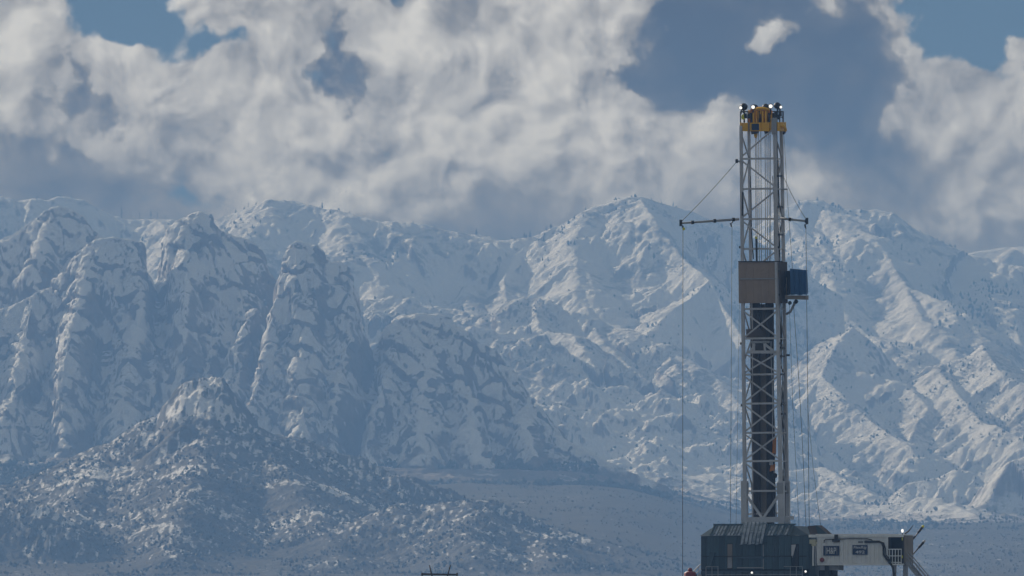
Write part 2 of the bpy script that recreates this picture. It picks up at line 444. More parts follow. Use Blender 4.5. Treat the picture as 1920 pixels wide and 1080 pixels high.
# ---- far range behind the right shoulder
r = [([(1560, 520, 14300), (1700, 498, 14300), (1780, 482, 14300), (1830, 469, 14300), (1880, 462, 14300), (1930, 460, 14300), (2050, 470, 14300), (2300, 500, 14300)], .5, .45, -40.)]
a = make_range('far_mountain', 480, 1350, 13400, 14400, (6.0, 11.0), r, mat_back, gully=(18, 120), rough=(10, 200), warp=(40, 400))
put_struct(grid_mesh('far_mountain', *a[:3], mat_back, a[4], {'snow': a[3]}))

# ---- back ridge
crest = [(-420, 400), (-200, 384), (-60, 372), (0, 370), (30, 377), (60, 372), (90, 379), (112, 369), (150, 372), (180, 390), (210, 402), (250, 407), (330, 409), (400, 409), (430, 400),
         (470, 384), (500, 371), (530, 369), (570, 380), (610, 388), (640, 395), (680, 408), (720, 414), (760, 415), (800, 420), (830, 428), (870, 438), (905, 446), (935, 449), (960, 447),
         (1000, 440), (1040, 420), (1070, 405), (1100, 392), (1140, 378), (1180, 369), (1210, 370), (1240, 380), (1270, 388), (1300, 395), (1340, 410), (1390, 432), (1450, 470), (1560, 540)]
r = [([(u, v, 12050+60*math.sin(u/170.0)) for u, v in crest], .55, .62, -14.),
     ([(60, 372, 12030), (40, 440, 11930), (25, 520, 11820), (10, 600, 11650)], .75, .75, 20.),
     ([(300, 409, 12050), (330, 450, 11900), (360, 540, 11650)], 0.47, 0.52, -16.),
     ([(520, 369, 12060), (470, 420, 11940), (430, 470, 11840), (400, 560, 11650)], 0.52, 0.60, -16.),
     ([(640, 395, 12000), (655, 450, 11900), (700, 520, 11760), (720, 590, 11620)], 0.53, 0.65, -16.),
     ([(770, 414, 12000), (745, 450, 11930), (738, 490, 11850), (728, 540, 11760), (735, 590, 11620)], .75, .85, 10.),
     ([(870, 438, 12060), (860, 500, 11930), (880, 560, 11780), (900, 610, 11640)], 0.53, 0.65, -16.),
     ([(1000, 440, 12030), (965, 480, 11930), (945, 520, 11850), (950, 570, 11720)], .7, .8, 10.),
     ([(1100, 392, 12040), (1075, 450, 11900), (1085, 520, 11760), (1120, 600, 11600)], 0.52, 0.62, -16.),
     ([(1200, 370, 12050), (1240, 430, 11900), (1290, 490, 11780), (1330, 522, 11700), (1290, 560, 11610), (1222, 615, 11500), (1190, 660, 11420)], .85, .52, 0.),
     ([(1330, 522, 11700), (1375, 600, 11560), (1420, 690, 11400)], .9, .8, 0.)]
def back_post(Xg, Yg, h, d, s):
    return h+1.6*fbm2(Xg/16, Yg/30, 4, 77, 0.6)
a = make_range('snowy_ridge', -1080, 470, 11350, 12180, (2.0, 3.4), r, mat_back, gully=(14, 95), rough=(22, 150), warp=(60, 260), post=back_post, seed=4)
back_grid = a
put_struct(grid_mesh('snowy_ridge', *a[:3], mat_back, a[4], {'snow': a[3]}))

# ---- right shoulder
crest = [(1280, 500), (1340, 470), (1390, 430), (1440, 405), (1480, 385), (1510, 375), (1540, 377), (1570, 387), (1600, 391), (1640, 393), (1665, 400), (1690, 418), (1720, 432), (1750, 446), (1780, 462),
         (1810, 475), (1840, 488), (1880, 498), (1930, 507), (2100, 545), (2400, 640)]
r = [([(u, v, 12900) for u, v in crest], .5, .55, -12.),
     ([(1530, 377, 12900), (1580, 430, 12770), (1660, 470, 12650), (1700, 530, 12520), (1790, 575, 12380), (1850, 660, 12200), (1950, 700, 12050)], .55, .48, -8.),
     ([(1470, 390, 12900), (1520, 470, 12690), (1560, 520, 12560), (1590, 600, 12360), (1690, 660, 12160), (1740, 760, 11930)], .5, .46, -10.),
     ([(1700, 530, 12520), (1730, 600, 12320), (1820, 690, 12080), (1850, 760, 11900)], .5, .48, -6.),
     ([(1400, 430, 12900), (1395, 540, 12500), (1450, 640, 12200), (1470, 720, 11950), (1530, 800, 11750)], .55, .5, -8.),
     ([(1810, 474, 12900), (1830, 540, 12700), (1900, 590, 12540), (1920, 660, 12350), (2000, 700, 12250)], .5, .46, -8.),
     ([(1930, 507, 12900), (2000, 600, 12600), (2100, 700, 12300)], .55, .5, 0.)]
a = make_range('mountain_shoulder', 270, 1180, 11700, 12980, (2.3, 4.4), r, mat_back, gully=(5, 80), rough=(30, 170), warp=(110, 300), post=back_post, seed=14)
shoulder_grid = a
put_struct(grid_mesh('mountain_shoulder', *a[:3], mat_back, a[4], {'snow': a[3]}))

# ---- middle hills
r = [([(560, 590, 11250), (640, 570, 11250), (690, 560, 11250), (740, 555, 11240), (800, 570, 11220), (850, 580, 11200), (900, 592, 11160), (930, 585, 11140)], .45, .24, -12.),
     ([(930, 585, 11140), (955, 565, 11130), (980, 557, 11120), (1020, 562, 11110), (1060, 580, 11100), (1085, 590, 11080), (1110, 600, 11060), (1150, 612, 11040), (1200, 626, 11000), (1245, 645, 10960), (1300, 676, 10900), (1345, 705, 10850), (1400, 770, 10750)], .55, .62, -6.),
     ([(850, 580, 11200), (905, 620, 11080), (930, 640, 11010), (960, 700, 10900), (1000, 760, 10800), (1040, 800, 10720)], .6, .7, 0.),
     ([(1000, 562, 11110), (1015, 620, 10980), (1070, 622, 10940), (1100, 660, 10850), (1140, 730, 10740), (1170, 800, 10640), (1200, 860, 10540)], .65, .75, 0.),
     ([(1110, 600, 11060), (1130, 640, 10970), (1200, 700, 10860), (1260, 760, 10760), (1300, 830, 10640), (1330, 890, 10540)], .6, .72, 0.),
     ([(1245, 645, 10960), (1300, 740, 10780), (1360, 820, 10640), (1400, 890, 10520)], .6, .7, 0.),
     ([(1010, 800, 10620), (1060, 815, 10600), (1120, 840, 10560), (1180, 860, 10520), (1240, 880, 10480), (1280, 900, 10440)], .5, .6, 0.)]
def crag_post(Xg, Yg, h, d, s):
    cr = ridged2(Xg/34, Yg/34, 4, 91)-0.8
    out_ = smooth(fbm2(Xg/110, Yg/110, 3, 92), -0.05, 0.45)
    return h+(0.8+4.0*out_)*np.clip(cr, -0.4, 1.0)+(0.5+0.9*out_)*fbm2(Xg/9, Yg/9, 3, 55, 0.6)
a = make_range('middle_hill', -320, 420, 10020, 11310, (1.9, 3.2), r, mat_mid, gully=(14, 60), rough=(22, 95), warp=(50, 170), snow=(0.3, 0.72), post=crag_post, seed=24)
mid_grid = a
put_struct(grid_mesh('middle_hill', *a[:3], mat_mid, a[4], {'snow': a[3]}))

# ---- right foothills
r = [([(1340, 880, 10800), (1400, 850, 10850), (1470, 790, 10950), (1500, 760, 11000), (1540, 700, 11100), (1570, 640, 11220), (1600, 610, 11350)], .75, .8, 0.),
     ([(1540, 700, 11100), (1600, 760, 10950), (1680, 820, 10800), (1720, 850, 10720)], .6, .62, 0.),
     ([(1580, 700, 11150), (1640, 700, 11120), (1700, 720, 11080), (1740, 760, 11000), (1700, 830, 10840)], .62, .7, 0.),
     ([(1760, 690, 11150), (1800, 740, 11000), (1840, 790, 10850), (1870, 800, 10800), (1930, 830, 10720)], .55, .6, 0.),
     ([(1840, 640, 11200), (1880, 700, 11050), (1960, 730, 10950), (2060, 790, 10800)], .6, .6, 0.),
     ([(1700, 905, 10100), (1760, 895, 10100), (1790, 878, 10100), (1815, 880, 10090), (1840, 900, 10080)], .7, .8, -4.),
     ([(1850, 950, 9700), (1875, 890, 9720), (1890, 862, 9730), (1930, 850, 9730), (2010, 856, 9720), (2080, 900, 9700)], .9, .8, -4.),
     ([(1480, 880, 10300), (1540, 870, 10320), (1580, 900, 10250), (1640, 930, 10150)], .5, .6, 0.),
     ([(1430, 960, 9500), (1500, 930, 9550), (1540, 920, 9560), (1600, 950, 9500), (1680, 950, 9450), (1740, 930, 9440), (1780, 945, 9400), (1830, 975, 9300)], .4, .5, 0.)]
a = make_range('right_hill', 220, 820, 9100, 11400, (2.0, 4.0), r, mat_mid, gully=(10, 60), rough=(18, 95), warp=(45, 160), snow=(0.3, 0.72), post=crag_post, seed=34)
right_grid = a
put_struct(grid_mesh('right_hill', *a[:3], mat_mid, a[4], {'snow': a[3]}))

# ---- hummocks between the spires and the hills behind
r = [([(1060, 890, 10200), (1110, 872, 10220), (1170, 862, 10230), (1230, 876, 10200), (1290, 890, 10180), (1350, 884, 10180), (1420, 900, 10150)], .42, .4, -4.),
     ([(1100, 902, 9800), (1160, 892, 9800), (1225, 886, 9790), (1290, 902, 9760), (1350, 918, 9720), (1420, 915, 9720)], .38, .36, -4.),
     ([(1180, 922, 9300), (1205, 916, 9300), (1240, 924, 9290), (1330, 940, 9250)], .4, .36, -3.)]
a = make_range('valley_hummock', 50, 300, 9150, 10330, (1.8, 3.2), r, mat_mid, gully=(5, 40), rough=(7, 60), warp=(25, 120), snow=(0.3, 0.72), post=crag_post, seed=74, apron=5.0)
put_struct(grid_mesh('valley_hummock', *a[:3], mat_mid, a[4], {'snow': a[3]}))

# ---- granite spires
def sp(pts, D): return [(u, v, D) for u, v in pts]
r = [(sp([(-260, 500), (-120, 460), (-40, 470), (20, 440), (60, 410), (95, 386), (115, 384), (140, 392), (165, 408), (185, 430), (205, 448), (240, 500)], 9500), 1.6, 1.7, -8.),
     ([(100, 386, 9500), (70, 470, 9440), (50, 560, 9370)], 1.9, 1.9, -6.),
     ([(150, 400, 9500), (165, 480, 9430), (150, 560, 9380)], 1.9, 1.9, -6.)]
r_rear = r
r = [  # front left fin
     ([(-300, 640, 9080), (-150, 600, 9100), (-20, 585, 9120), (20, 570, 9120), (60, 552, 9120), (95, 535, 9120), (120, 502, 9120), (145, 470, 9120), (175, 449, 9120), (215, 441, 9120), (245, 444, 9120), (270, 458, 9120), (283, 474, 9120)], 2.0, 1.75, -9.),
     ([(285, 478, 9140), (297, 436, 9140), (310, 420, 9140), (330, 412, 9140), (350, 405, 9140), (362, 397, 9140), (375, 395, 9140), (395, 401, 9140), (402, 416, 9140), (412, 430, 9140), (450, 440, 9140), (470, 446, 9140), (488, 462, 9140), (505, 486, 9140), (522, 520, 9140)], 2.0, 1.7, -7.),
     ([(60, 556, 9110), (50, 640, 9040), (20, 760, 8950)], 1.7, 2.0, -7.),
     ([(170, 452, 9120), (150, 560, 9050), (120, 640, 8990), (110, 740, 8930), (125, 830, 8880)], 1.8, 2.0, -9.),
     ([(240, 445, 9120), (265, 560, 9060), (250, 640, 9000), (228, 720, 8950), (235, 800, 8890)], 1.9, 1.9, -8.),
     ([(350, 405, 9140), (352, 500, 9070), (335, 600, 9000), (345, 660, 8960), (335, 720, 8920)], 1.9, 1.9, -9.),
     ([(455, 441, 9140), (440, 540, 9080), (405, 640, 9010), (385, 720, 8950)], 1.8, 2.1, -8.),
     # talus apron
     ([(0, 850, 8850), (200, 858, 8820), (400, 862, 8780), (560, 868, 8730), (700, 872, 8710), (850, 876, 8710), (1000, 880, 8715), (1120, 890, 8740)], .4, .42, 0.),
     # the tall central spire, standing forward of the fin
     ([(512, 520, 8980), (520, 492, 8980), (532, 470, 8980), (545, 455, 8980), (556, 449, 8980), (575, 451, 8980), (592, 456, 8980), (604, 476, 8980), (618, 490, 8980), (640, 486, 8980), (655, 492, 8980), (662, 515, 8980), (674, 545, 8980), (684, 575, 8980)], 2.8, 1.6, -9.),
     ([(545, 456, 8980), (515, 530, 8950), (490, 600, 8915), (465, 660, 8885), (440, 710, 8855), (420, 770, 8820)], 2.2, 2.1, -5.),
     ([(575, 452, 8980), (572, 560, 8930), (565, 660, 8880), (570, 760, 8825), (560, 840, 8770)], 1.9, 1.9, -14.),
     ([(650, 492, 8980), (660, 600, 8930), (640, 700, 8880), (620, 790, 8825)], 1.8, 2.6, -9.),
     # the broad right-hand dome
     ([(690, 612, 8960), (715, 594, 8960), (760, 586, 8960), (800, 584, 8960), (842, 590, 8960), (850, 603, 8955), (880, 621, 8950), (905, 645, 8945), (935, 680, 8940), (960, 690, 8935), (972, 705, 8930), (990, 740, 8920), (1010, 780, 8905), (1045, 812, 8890), (1085, 832, 8875), (1130, 858, 8850), (1180, 885, 8820), (1230, 905, 8800)], 2.4, 1.45, -12.),
     ([(725, 592, 8960), (715, 680, 8910), (685, 760, 8860), (680, 840, 8800)], 1.7, 1.8, -12.),
     ([(820, 587, 8960), (800, 680, 8905), (785, 760, 8850), (790, 850, 8785)], 1.7, 1.8, -14.),
     ([(900, 640, 8945), (890, 720, 8895), (885, 800, 8840), (900, 860, 8780)], 1.7, 1.8, -12.),
     ([(990, 740, 8920), (985, 800, 8870), (1000, 860, 8800)], 1.6, 1.7, -8.)]
def spire_displace(Xg, Yg, Zg, seed=5):
    """joints and blocks of the granite pushed along the surface, so that steep faces carry real relief"""
    n = normals_of(Xg, Yg, Zg)
    steep = smooth(1-n[..., 2], 0.10, 0.38)
    # tilted joint set: cells drawn out along a dipping direction
    cs, sn_ = math.cos(RAD(38)), math.sin(RAD(38))
    a_ = Xg*cs+Zg*sn_; b_ = -Xg*sn_+Zg*cs
    wv = 6*fbm2(Xg/40, Zg/40, 3, 61)
    wv2 = 14*fbm2(Xg/90+7, Zg/90, 3, 62)
    f1, f2, cid, fa1 = vor3((a_+wv+wv2)/24.0, Yg/34.0, (b_+wv-wv2)/52.0, 3)
    crack = 1-smooth(f2-f1, 0.0, 0.12)
    g1, g2, cid2, fa2 = vor3((a_+wv)/7.5, Yg/9.0, (b_-wv)/15.0, 9)
    crack2 = (1-smooth(g2-g1, 0.0, 0.16))*smooth(fbm2(Xg/50, Zg/50, 2, 66), -0.1, 0.35)
    vj = ridged2((Xg+wv*1.2+wv2*.4)/13.0, Zg/95.0, 3, 81); vc = smooth(vj, 1.05, 1.45)*smooth(fbm2(Xg/80, Zg/70, 2, 83), -0.15, 0.3)
    big = fbm2(Xg/70+Yg/90, Zg/70, 4, 71)
    disp = steep*(-2.4*vc+3.0*(cid-0.5)+6.0*fa1-3.8*crack+1.3*(cid2-0.5)+2.0*fa2-1.6*crack2+3.0*big)+(1-steep)*1.2*fbm2(Xg/14, Yg/14, 4, 73)
    cl_ = smooth(fbm2(Xg/55+3, Zg/55, 3, 67), -0.25, 0.35)
    return Xg+n[..., 0]*disp, Yg+n[..., 1]*disp, Zg+n[..., 2]*disp, np.maximum(np.maximum(crack*(0.2+0.7*cl_), crack2*0.8), vc*0.85)*steep, cid
CLEFTS = [  # gullies that part the towers: (column, distance) down the gully, depth, half width
    ([(520, 9080), (508, 9000), (484, 8935), (458, 8885), (440, 8840), (430, 8790)], 62, 11),
    ([(694, 9010), (700, 8955), (690, 8905), (668, 8855), (645, 8800), (630, 8750)], 57, 12),
    ([(286, 9170), (300, 9080), (318, 9000), (300, 8930), (290, 8870)], 40, 10),
    ([(95, 9080), (85, 8990), (72, 8900), (60, 8840)], 35, 13),
    ([(432, 9080), (420, 8985), (392, 8920), (370, 8870)], 32, 9),
    ([(195, 9060), (175, 8960), (170, 8890)], 27, 10),
    ([(895, 8920), (925, 8880), (955, 8830), (985, 8770)], 30, 12),
    ([(618, 8930), (610, 8880), (598, 8820)], 15, 6),
    ([(760, 8910), (742, 8840), (735, 8790)], 14, 7),
    ([(840, 8910), (850, 8840)], 12, 7),
    ([(548, 8890), (520, 8840)], 14, 6)]
def cleft_post(Xg, Yg, h, d, s):
    for line, dep_, w_ in CLEFTS:
        ys = np.array([p[1] for p in line][::-1], float); xs = np.array([(p[0]-960)*p[1]/F for p in line][::-1])
        xc = np.interp(Yg, ys, xs)+3.0*pn2(Yg/25, Yg*0+dep_)
        inside = smooth(Yg, ys[0]-30, ys[0]+40)*(1-smooth(Yg, ys[-1]-5, ys[-1]+25))
        ww = w_*(1+0.35*pn2(Yg/40+9, Yg*0+w_))
        h = h-dep_*inside*np.exp(-((Xg-xc)/ww)**2)
    return h
def granite(name, box, ridges, step, seed, post=None):
    Xg, Yg, h, sn, keep = make_range(name, *box, step, ridges, mat_spire, gully=(8, 40), rough=(9, 60), warp=(16, 80), snow=(0.4, 0.8), seed=seed, rain=2, apron=9.0, post=post)
    Xs, Ys, Zs, crack, cid = spire_displace(Xg, Yg, h)
    n_ = normals_of(Xs, Ys, Zs); mn = normals_of(Xg, Yg, blur(blur(blur(h))))
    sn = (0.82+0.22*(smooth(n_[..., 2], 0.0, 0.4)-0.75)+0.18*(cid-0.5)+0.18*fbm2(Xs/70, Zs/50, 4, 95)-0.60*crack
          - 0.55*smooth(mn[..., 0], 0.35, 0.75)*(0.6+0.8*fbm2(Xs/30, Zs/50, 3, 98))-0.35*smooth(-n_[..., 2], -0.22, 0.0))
    fl = floor_z(Xg, Yg)
    sn = sn-0.75*(1-smooth(h-fl-22*fbm2(Xg/40, Yg/40, 3, 97), 4, 36))                  # brush and scree along the foot
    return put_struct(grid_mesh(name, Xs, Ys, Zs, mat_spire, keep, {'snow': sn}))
granite('rear_spires', (-760, -380, 9300, 9560), r_rear, (1.6, 1.3), 45)
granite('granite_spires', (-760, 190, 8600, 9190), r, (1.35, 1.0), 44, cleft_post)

# ---- brushy foothill in front
r = [(sp([(-400, 930), (-200, 915), (0, 905), (60, 900), (105, 890), (150, 862), (180, 834), (195, 828), (215, 829), (240, 815), (270, 795), (300, 770)], 7450), .42, .36, -6.),
     (sp([(296, 775), (312, 748), (330, 726), (350, 714), (375, 707), (395, 706), (415, 709), (430, 719), (445, 738), (455, 750), (470, 772), (490, 800), (520, 830)], 7430), .75, .7, -12.),
     (sp([(520, 830), (560, 855), (600, 875), (650, 895), (700, 910), (750, 932), (800, 950)], 7400), .4, .36, -6.),
     ([(320, 815, 7330), (330, 800, 7335), (345, 793, 7340), (362, 796, 7340), (385, 815, 7335), (400, 840, 7320)], .9, 1.0, -4.),
     ([(760, 940, 7050), (800, 944, 7050), (850, 938, 7040), (900, 935, 7030), (940, 940, 7020), (980, 960, 7010), (1030, 985, 7000), (1080, 1000, 6980), (1130, 1016, 6960), (1200, 1036, 6930), (1300, 1060, 6900)], .42, .36, -8.),
     ([(395, 760, 7420), (380, 840, 7280), (350, 930, 7080), (330, 1010, 6920), (320, 1060, 6780)], .40, .46, -6.),
     ([(480, 800, 7420), (520, 860, 7300), (570, 930, 7140), (620, 1000, 6980), (650, 1050, 6850)], .40, .40, -6.),
     ([(200, 829, 7450), (170, 900, 7280), (130, 970, 7100), (100, 1040, 6920)], .4, .42, -6.),
     ([(700, 910, 7400), (720, 960, 7230), (740, 1010, 7080), (770, 1050, 6930)], .38, .4, -6.),
     ([(900, 936, 7030), (880, 985, 6900), (900, 1040, 6770)], .38, .42, -6.),
     ([(0, 945, 7000), (-30, 960, 7000), (40, 930, 7010), (80, 945, 6990)], .5, .5, -3.),
     ([(1030, 985, 7000), (1020, 1020, 6880), (1040, 1060, 6760)], .38, .42, -6.)]
def foot_post(Xg, Yg, h, d, s):
    rock = smooth(fbm2(Xg/60, Yg/60, 3, 17), 0.1, 0.5)
    kn = np.exp(-(((Xg-W(385, 0, 7430)[0])/45)**2+((Yg-7415)/45)**2))
    return h+(rock*2.5+kn*4.5)*np.clip(ridged2(Xg/18, Yg/18, 4, 19)-0.95, -0.9, 0.6)+0.7*fbm2(Xg/5, Yg/5, 3, 13, 0.6)
a = make_range('foothill', -660, 230, 6350, 7540, (1.4, 3.0), r, mat_foot, gully=(4, 40), rough=(5, 60), warp=(18, 110), snow=(0.35, 0.8), post=foot_post, seed=64, apron=6.0)
foot = a
put_struct(grid_mesh('foothill', *a[:3], mat_foot, a[4], {'snow': a[3]*0.45-0.13+0.42*fbm2(a[0]/4.2, a[1]/22, 3, 23, 0.6)+0.22*fbm2(a[0]/80, a[1]/80, 3, 29)+0.5*np.exp(-(((a[0]-W(385, 0, 7430)[0])/38)**2+((a[1]-7410)/60)**2))}))

# ---- ground: one sheet from the pad to beyond the ranges
m = new_mat('valley_ground'); g = geo(); pos = X(g.outputs['Position'])
px, py, pz = sep(pos)
n1 = noise(vec(px, py*0.3, 0.0), 0.012, 5.0, 0.6); n2 = noise(vec(px, py*0.5, 0.0), 0.2, 5.0, 0.7); n3 = noise(vec(px, py*0.12, 0.0), 0.004, 3.0, 0.5)
s = (n1*0.5+n2*0.55+n3*0.3).sm(0.74, 0.90)*0.75
c = mix(s, mix(noise(pos, 0.03, 4.0, 0.6).sm(0.3, 0.7), (0.065, 0.064, 0.06), (0.10, 0.095, 0.08)), SNOW)
c = mix(noise(vec(px, py*0.4, 0.0), 0.35, 4.0, 0.7).sm(0.50, 0.62)*0.6, c, (0.06, 0.062, 0.06))
c = mix((noise(vec(px, py*0.22, 0.0), 0.075, 5.0, 0.75)+(n3-0.5)*0.3).sm(0.63, 0.70)*0.75, c, SNOW)
mat_ground = finish(m, c, 0.9, bump(noise(pos, 0.6, 4.0, 0.6), 0.5, 0.6), spec=0.1)
gy = np.concatenate([np.linspace(-3000, 600, 10), np.linspace(700, 4000, 60), np.linspace(4030, 10800, 260), np.linspace(11000, 21000, 30)])
gx = np.concatenate([np.linspace(-6000, -1200, 8), np.linspace(-1150, 1150, 260), np.linspace(1200, 6000, 8)])
Xg, Yg = np.meshgrid(gx, gy)
zg = floor_z(Xg, Yg)+np.where(Yg > 1500, 1.0, 0.0)*(1.6*fbm2(Xg/90, Yg/200, 4, 31)+0.5*fbm2(Xg/25, Yg/60, 3, 33))
put_struct(grid_mesh('ground', Xg, Yg, zg, mat_ground))


# ------------------------------------------------------------------ scrub: dark junipers and sage too many to count
def scrub_mat(name, a_, b_):
    m = new_mat(name); n_ = X.node('ShaderNodeObjectInfo'); g = geo(); pos = X(g.outputs['Position'])
    c = mix(noise(pos, 0.06, 3.0, 0.6).sm(0.35, 0.65), a_, b_)
    return finish(m, c, 0.95, spec=0.05)
M_scrub = scrub_mat('juniper_scrub', (0.035, 0.045, 0.042), (0.07, 0.08, 0.075))
M_sage = scrub_mat('sagebrush', (0.07, 0.075, 0.06), (0.13, 0.125, 0.10))
def scrub(name, pts, sizes, mat, label, seed, tall=1.0):
    """each bush is a ragged eight-faced clump"""
    rg = np.random.default_rng(seed); n = len(pts)
    base = np.array([(1, 0, .35), (0, 1, .35), (-1, 0, .35), (0, -1, .35), (0, 0, 1.0), (0, 0, -.25)])
    v = base[None]*(0.65+0.7*rg.random((n, 6, 1)))+rg.normal(0, .12, (n, 6, 3))
    an = rg.random(n)*6.28; ca_, sa_ = np.cos(an), np.sin(an)
    x_ = v[..., 0]*ca_[:, None]-v[..., 1]*sa_[:, None]; y_ = v[..., 0]*sa_[:, None]+v[..., 1]*ca_[:, None]
    v = np.stack([x_*.62, y_*.62, v[..., 2]*tall], -1)*sizes[:, None, None]+pts[:, None, :]
    f0 = np.array([(0, 1, 4), (1, 2, 4), (2, 3, 4), (3, 0, 4), (1, 0, 5), (2, 1, 5), (3, 2, 5), (0, 3, 5)])
    f = (f0[None]+(np.arange(n)*6)[:, None, None]).reshape(-1, 3)
    me = bpy.data.meshes.new(name); me.vertices.add(n*6); me.vertices.foreach_set('co', v.reshape(-1).astype(np.float32))
    me.loops.add(f.size); me.loops.foreach_set('vertex_index', f.reshape(-1).astype(np.int32))
    me.polygons.add(len(f)); me.polygons.foreach_set('loop_start', np.arange(0, f.size, 3, dtype=np.int32)); me.update(calc_edges=True)
    me.polygons.foreach_set('use_smooth', np.ones(len(f), bool)); me.materials.append(mat)
    o = bpy.data.objects.new(name, me); C.objects.link(o); o['kind'] = 'stuff'; o['label'] = label; o['category'] = 'scrub'
    return o
def scatter(grid_, n, seed, mask=None, clump=60.0, lo=-0.1):
    Xg, Yg, h, sn, keep = grid_; rg = np.random.default_rng(seed)
    ny, nx = Xg.shape; N = n*6
    i = rg.integers(1, ny-1, N); j = rg.integers(1, nx-1, N)
    x_, y_, z_ = Xg[i, j]+rg.normal(0, .6, N), Yg[i, j]+rg.normal(0, 1.2, N), h[i, j]
    d_ = fbm2(x_/clump, y_/clump, 3, seed)
    ok = keep[i, j] & (d_+rg.normal(0, .18, N) > lo)
    if mask is not None: ok &= mask(x_, y_, z_)
    k = np.nonzero(ok)[0][:n]
    return np.stack([x_[k], y_[k], z_[k]], 1), rg
kx0 = W(385, 0, 7430)[0]
p_, rg = scatter(foot, 11000, 5, clump=45.0, lo=0.0, mask=lambda x_, y_, z_: (((x_-kx0)/42)**2+((y_-7420)/45)**2 > 1))
scrub('juniper_scrub', p_, rg.gamma(4, .27, len(p_))+.4, M_scrub, 'dark juniper and sage scrub dotting the snowy foothill', 6, 1.15)
p_, rg = scatter(mid_grid, 3200, 8, clump=80.0, lo=0.15)
scrub('juniper_scrub', p_, rg.gamma(4, .33, len(p_))+.5, M_scrub, 'dark scrub scattered over the sunlit middle hills', 9, 1.3)
p_, rg = scatter(right_grid, 4200, 10, clump=80.0, lo=0.12)
scrub('juniper_scrub', p_, rg.gamma(4, .33, len(p_))+.5, M_scrub, 'dark scrub scattered over the hills right of the mast', 11, 1.3)
p_, rg = scatter(back_grid, 1500, 12, clump=120.0, lo=0.3)
scrub('conifer_scrub', p_, rg.gamma(4, .33, len(p_))+.6, M_scrub, 'tiny dark firs thinly spread over the back ridge', 13, 1.9)
p_, rg = scatter(shoulder_grid, 2600, 14, clump=150.0, lo=0.32)
scrub('conifer_scrub', p_, rg.gamma(4, .38, len(p_))+.7, M_scrub, 'tiny dark firs in drifts over the right shoulder', 15, 1.9)
# brush along the foot of the spires and over the flat
rg = np.random.default_rng(21)
n = 7000; u_ = rg.uniform(-60, 1260, n); y_ = rg.uniform(8600, 8830, n); x_ = (u_-960)*y_/F
zz = floor_z(x_, y_)
scrub('juniper_scrub', np.stack([x_, y_, zz+np.maximum(0, (y_-8700)*.16)*(u_ < 1120)], 1), rg.gamma(4, .5, n)+.6, M_scrub, 'dark brush thicket along the foot of the granite spires', 22, 1.1)
n = 24000; y_ = 3600+rg.random(n)**.7*5300; u_ = rg.uniform(-60, 1980, n); x_ = (u_-960)*y_/F
kx = fbm2(x_/60, y_/160, 3, 41)+rg.normal(0, .25, n) > -.05
x_, y_ = x_[kx], y_[kx]
scrub('sagebrush', np.stack([x_, y_, floor_z(x_, y_)+.3], 1), rg.gamma(4, .22, len(x_))+.4, M_sage, 'grey sagebrush covering the valley flat', 23, .9)

n = 6000; y_ = rg.uniform(8750, 10500, n); u_ = rg.uniform(980, 1980, n); x_ = (u_-960)*y_/F
kx = fbm2(x_/90, y_/200, 3, 43)+rg.normal(0, .25, n) > 0
x_, y_ = x_[kx], y_[kx]
scrub('juniper_scrub', np.stack([x_, y_, floor_z(x_, y_)+.3], 1), rg.gamma(4, .4, len(x_))+.6, M_scrub, 'dark brush over the fans below the right hills', 24, 1.0)

# ------------------------------------------------------------------ lone trees on the skyline
def conifer_parts(seed, dead):
    rg = np.random.default_rng(seed)
    bm = bmesh.new()
    def cone(p0, p1, r0, r1, n=6):
        d_ = (Vector(p1)-Vector(p0)).normalized(); s_ = d_.orthogonal().normalized(); t_ = d_.cross(s_)
        A = [bm.verts.new(Vector(p0)+(s_*math.cos(6.283*k/n)+t_*math.sin(6.283*k/n))*r0) for k in range(n)]
        B = [bm.verts.new(Vector(p1)+(s_*math.cos(6.283*k/n)+t_*math.sin(6.283*k/n))*r1) for k in range(n)]
        for k in range(n): bm.faces.new((A[k], A[(k+1) % n], B[(k+1) % n], B[k]))
    cone((0, 0, -.1), (.01, 0, 1.0), .035, .008)
    if dead:
        for k in range(9):
            z_ = .3+.07*k; a_ = rg.random()*6.28; l_ = .16*(1.05-z_); cone((0, 0, z_), (math.cos(a_)*l_, math.sin(a_)*l_, z_+.04), .012, .004, 4)
    me = bpy.data.meshes.new('trunk'); bm.to_mesh(me); bm.free(); me.materials.append(M_bark)
    bm = bmesh.new()
    for tier in range(5 if dead else 13):
        z_ = (.45 if dead else .12)+tier*(.10 if dead else .068); R_ = (.07 if dead else .24*(1.05-z_)+.02); nb_ = 5 if dead else 9
        for k in range(nb_):
            a_ = 6.283*(k+rg.random()*.7)/nb_; l_ = R_*(.65+.6*rg.random()); dz_ = -.05*rg.random()-.02
            c0, s0 = math.cos(a_), math.sin(a_); w_ = .05*(.7+.6*rg.random())
            v_ = [bm.verts.new(p) for p in ((0, 0, z_+.05), (c0*l_*.6-s0*w_, s0*l_*.6+c0*w_, z_+dz_*.3), (c0*l_, s0*l_, z_+dz_), (c0*l_*.6+s0*w_, s0*l_*.6-c0*w_, z_+dz_*.3), (c0*l_*.5, s0*l_*.5, z_+.03))]
            for f in ((0, 1, 4), (1, 2, 4), (2, 3, 4), (3, 0, 4)): bm.faces.new([v_[i] for i in f])
    mc = bpy.data.meshes.new('crown'); bm.to_mesh(mc); bm.free(); mc.materials.append(M_scrub)
    return me, mc
M_bark = scrub_mat('dead_bark', (0.06, 0.055, 0.05), (0.09, 0.085, 0.08))
protos = [conifer_parts(1, False), conifer_parts(2, False), conifer_parts(3, True), conifer_parts(4, True)]
ORD = ['first', 'second', 'third', 'fourth', 'fifth', 'sixth', 'seventh', 'eighth', 'ninth', 'tenth']
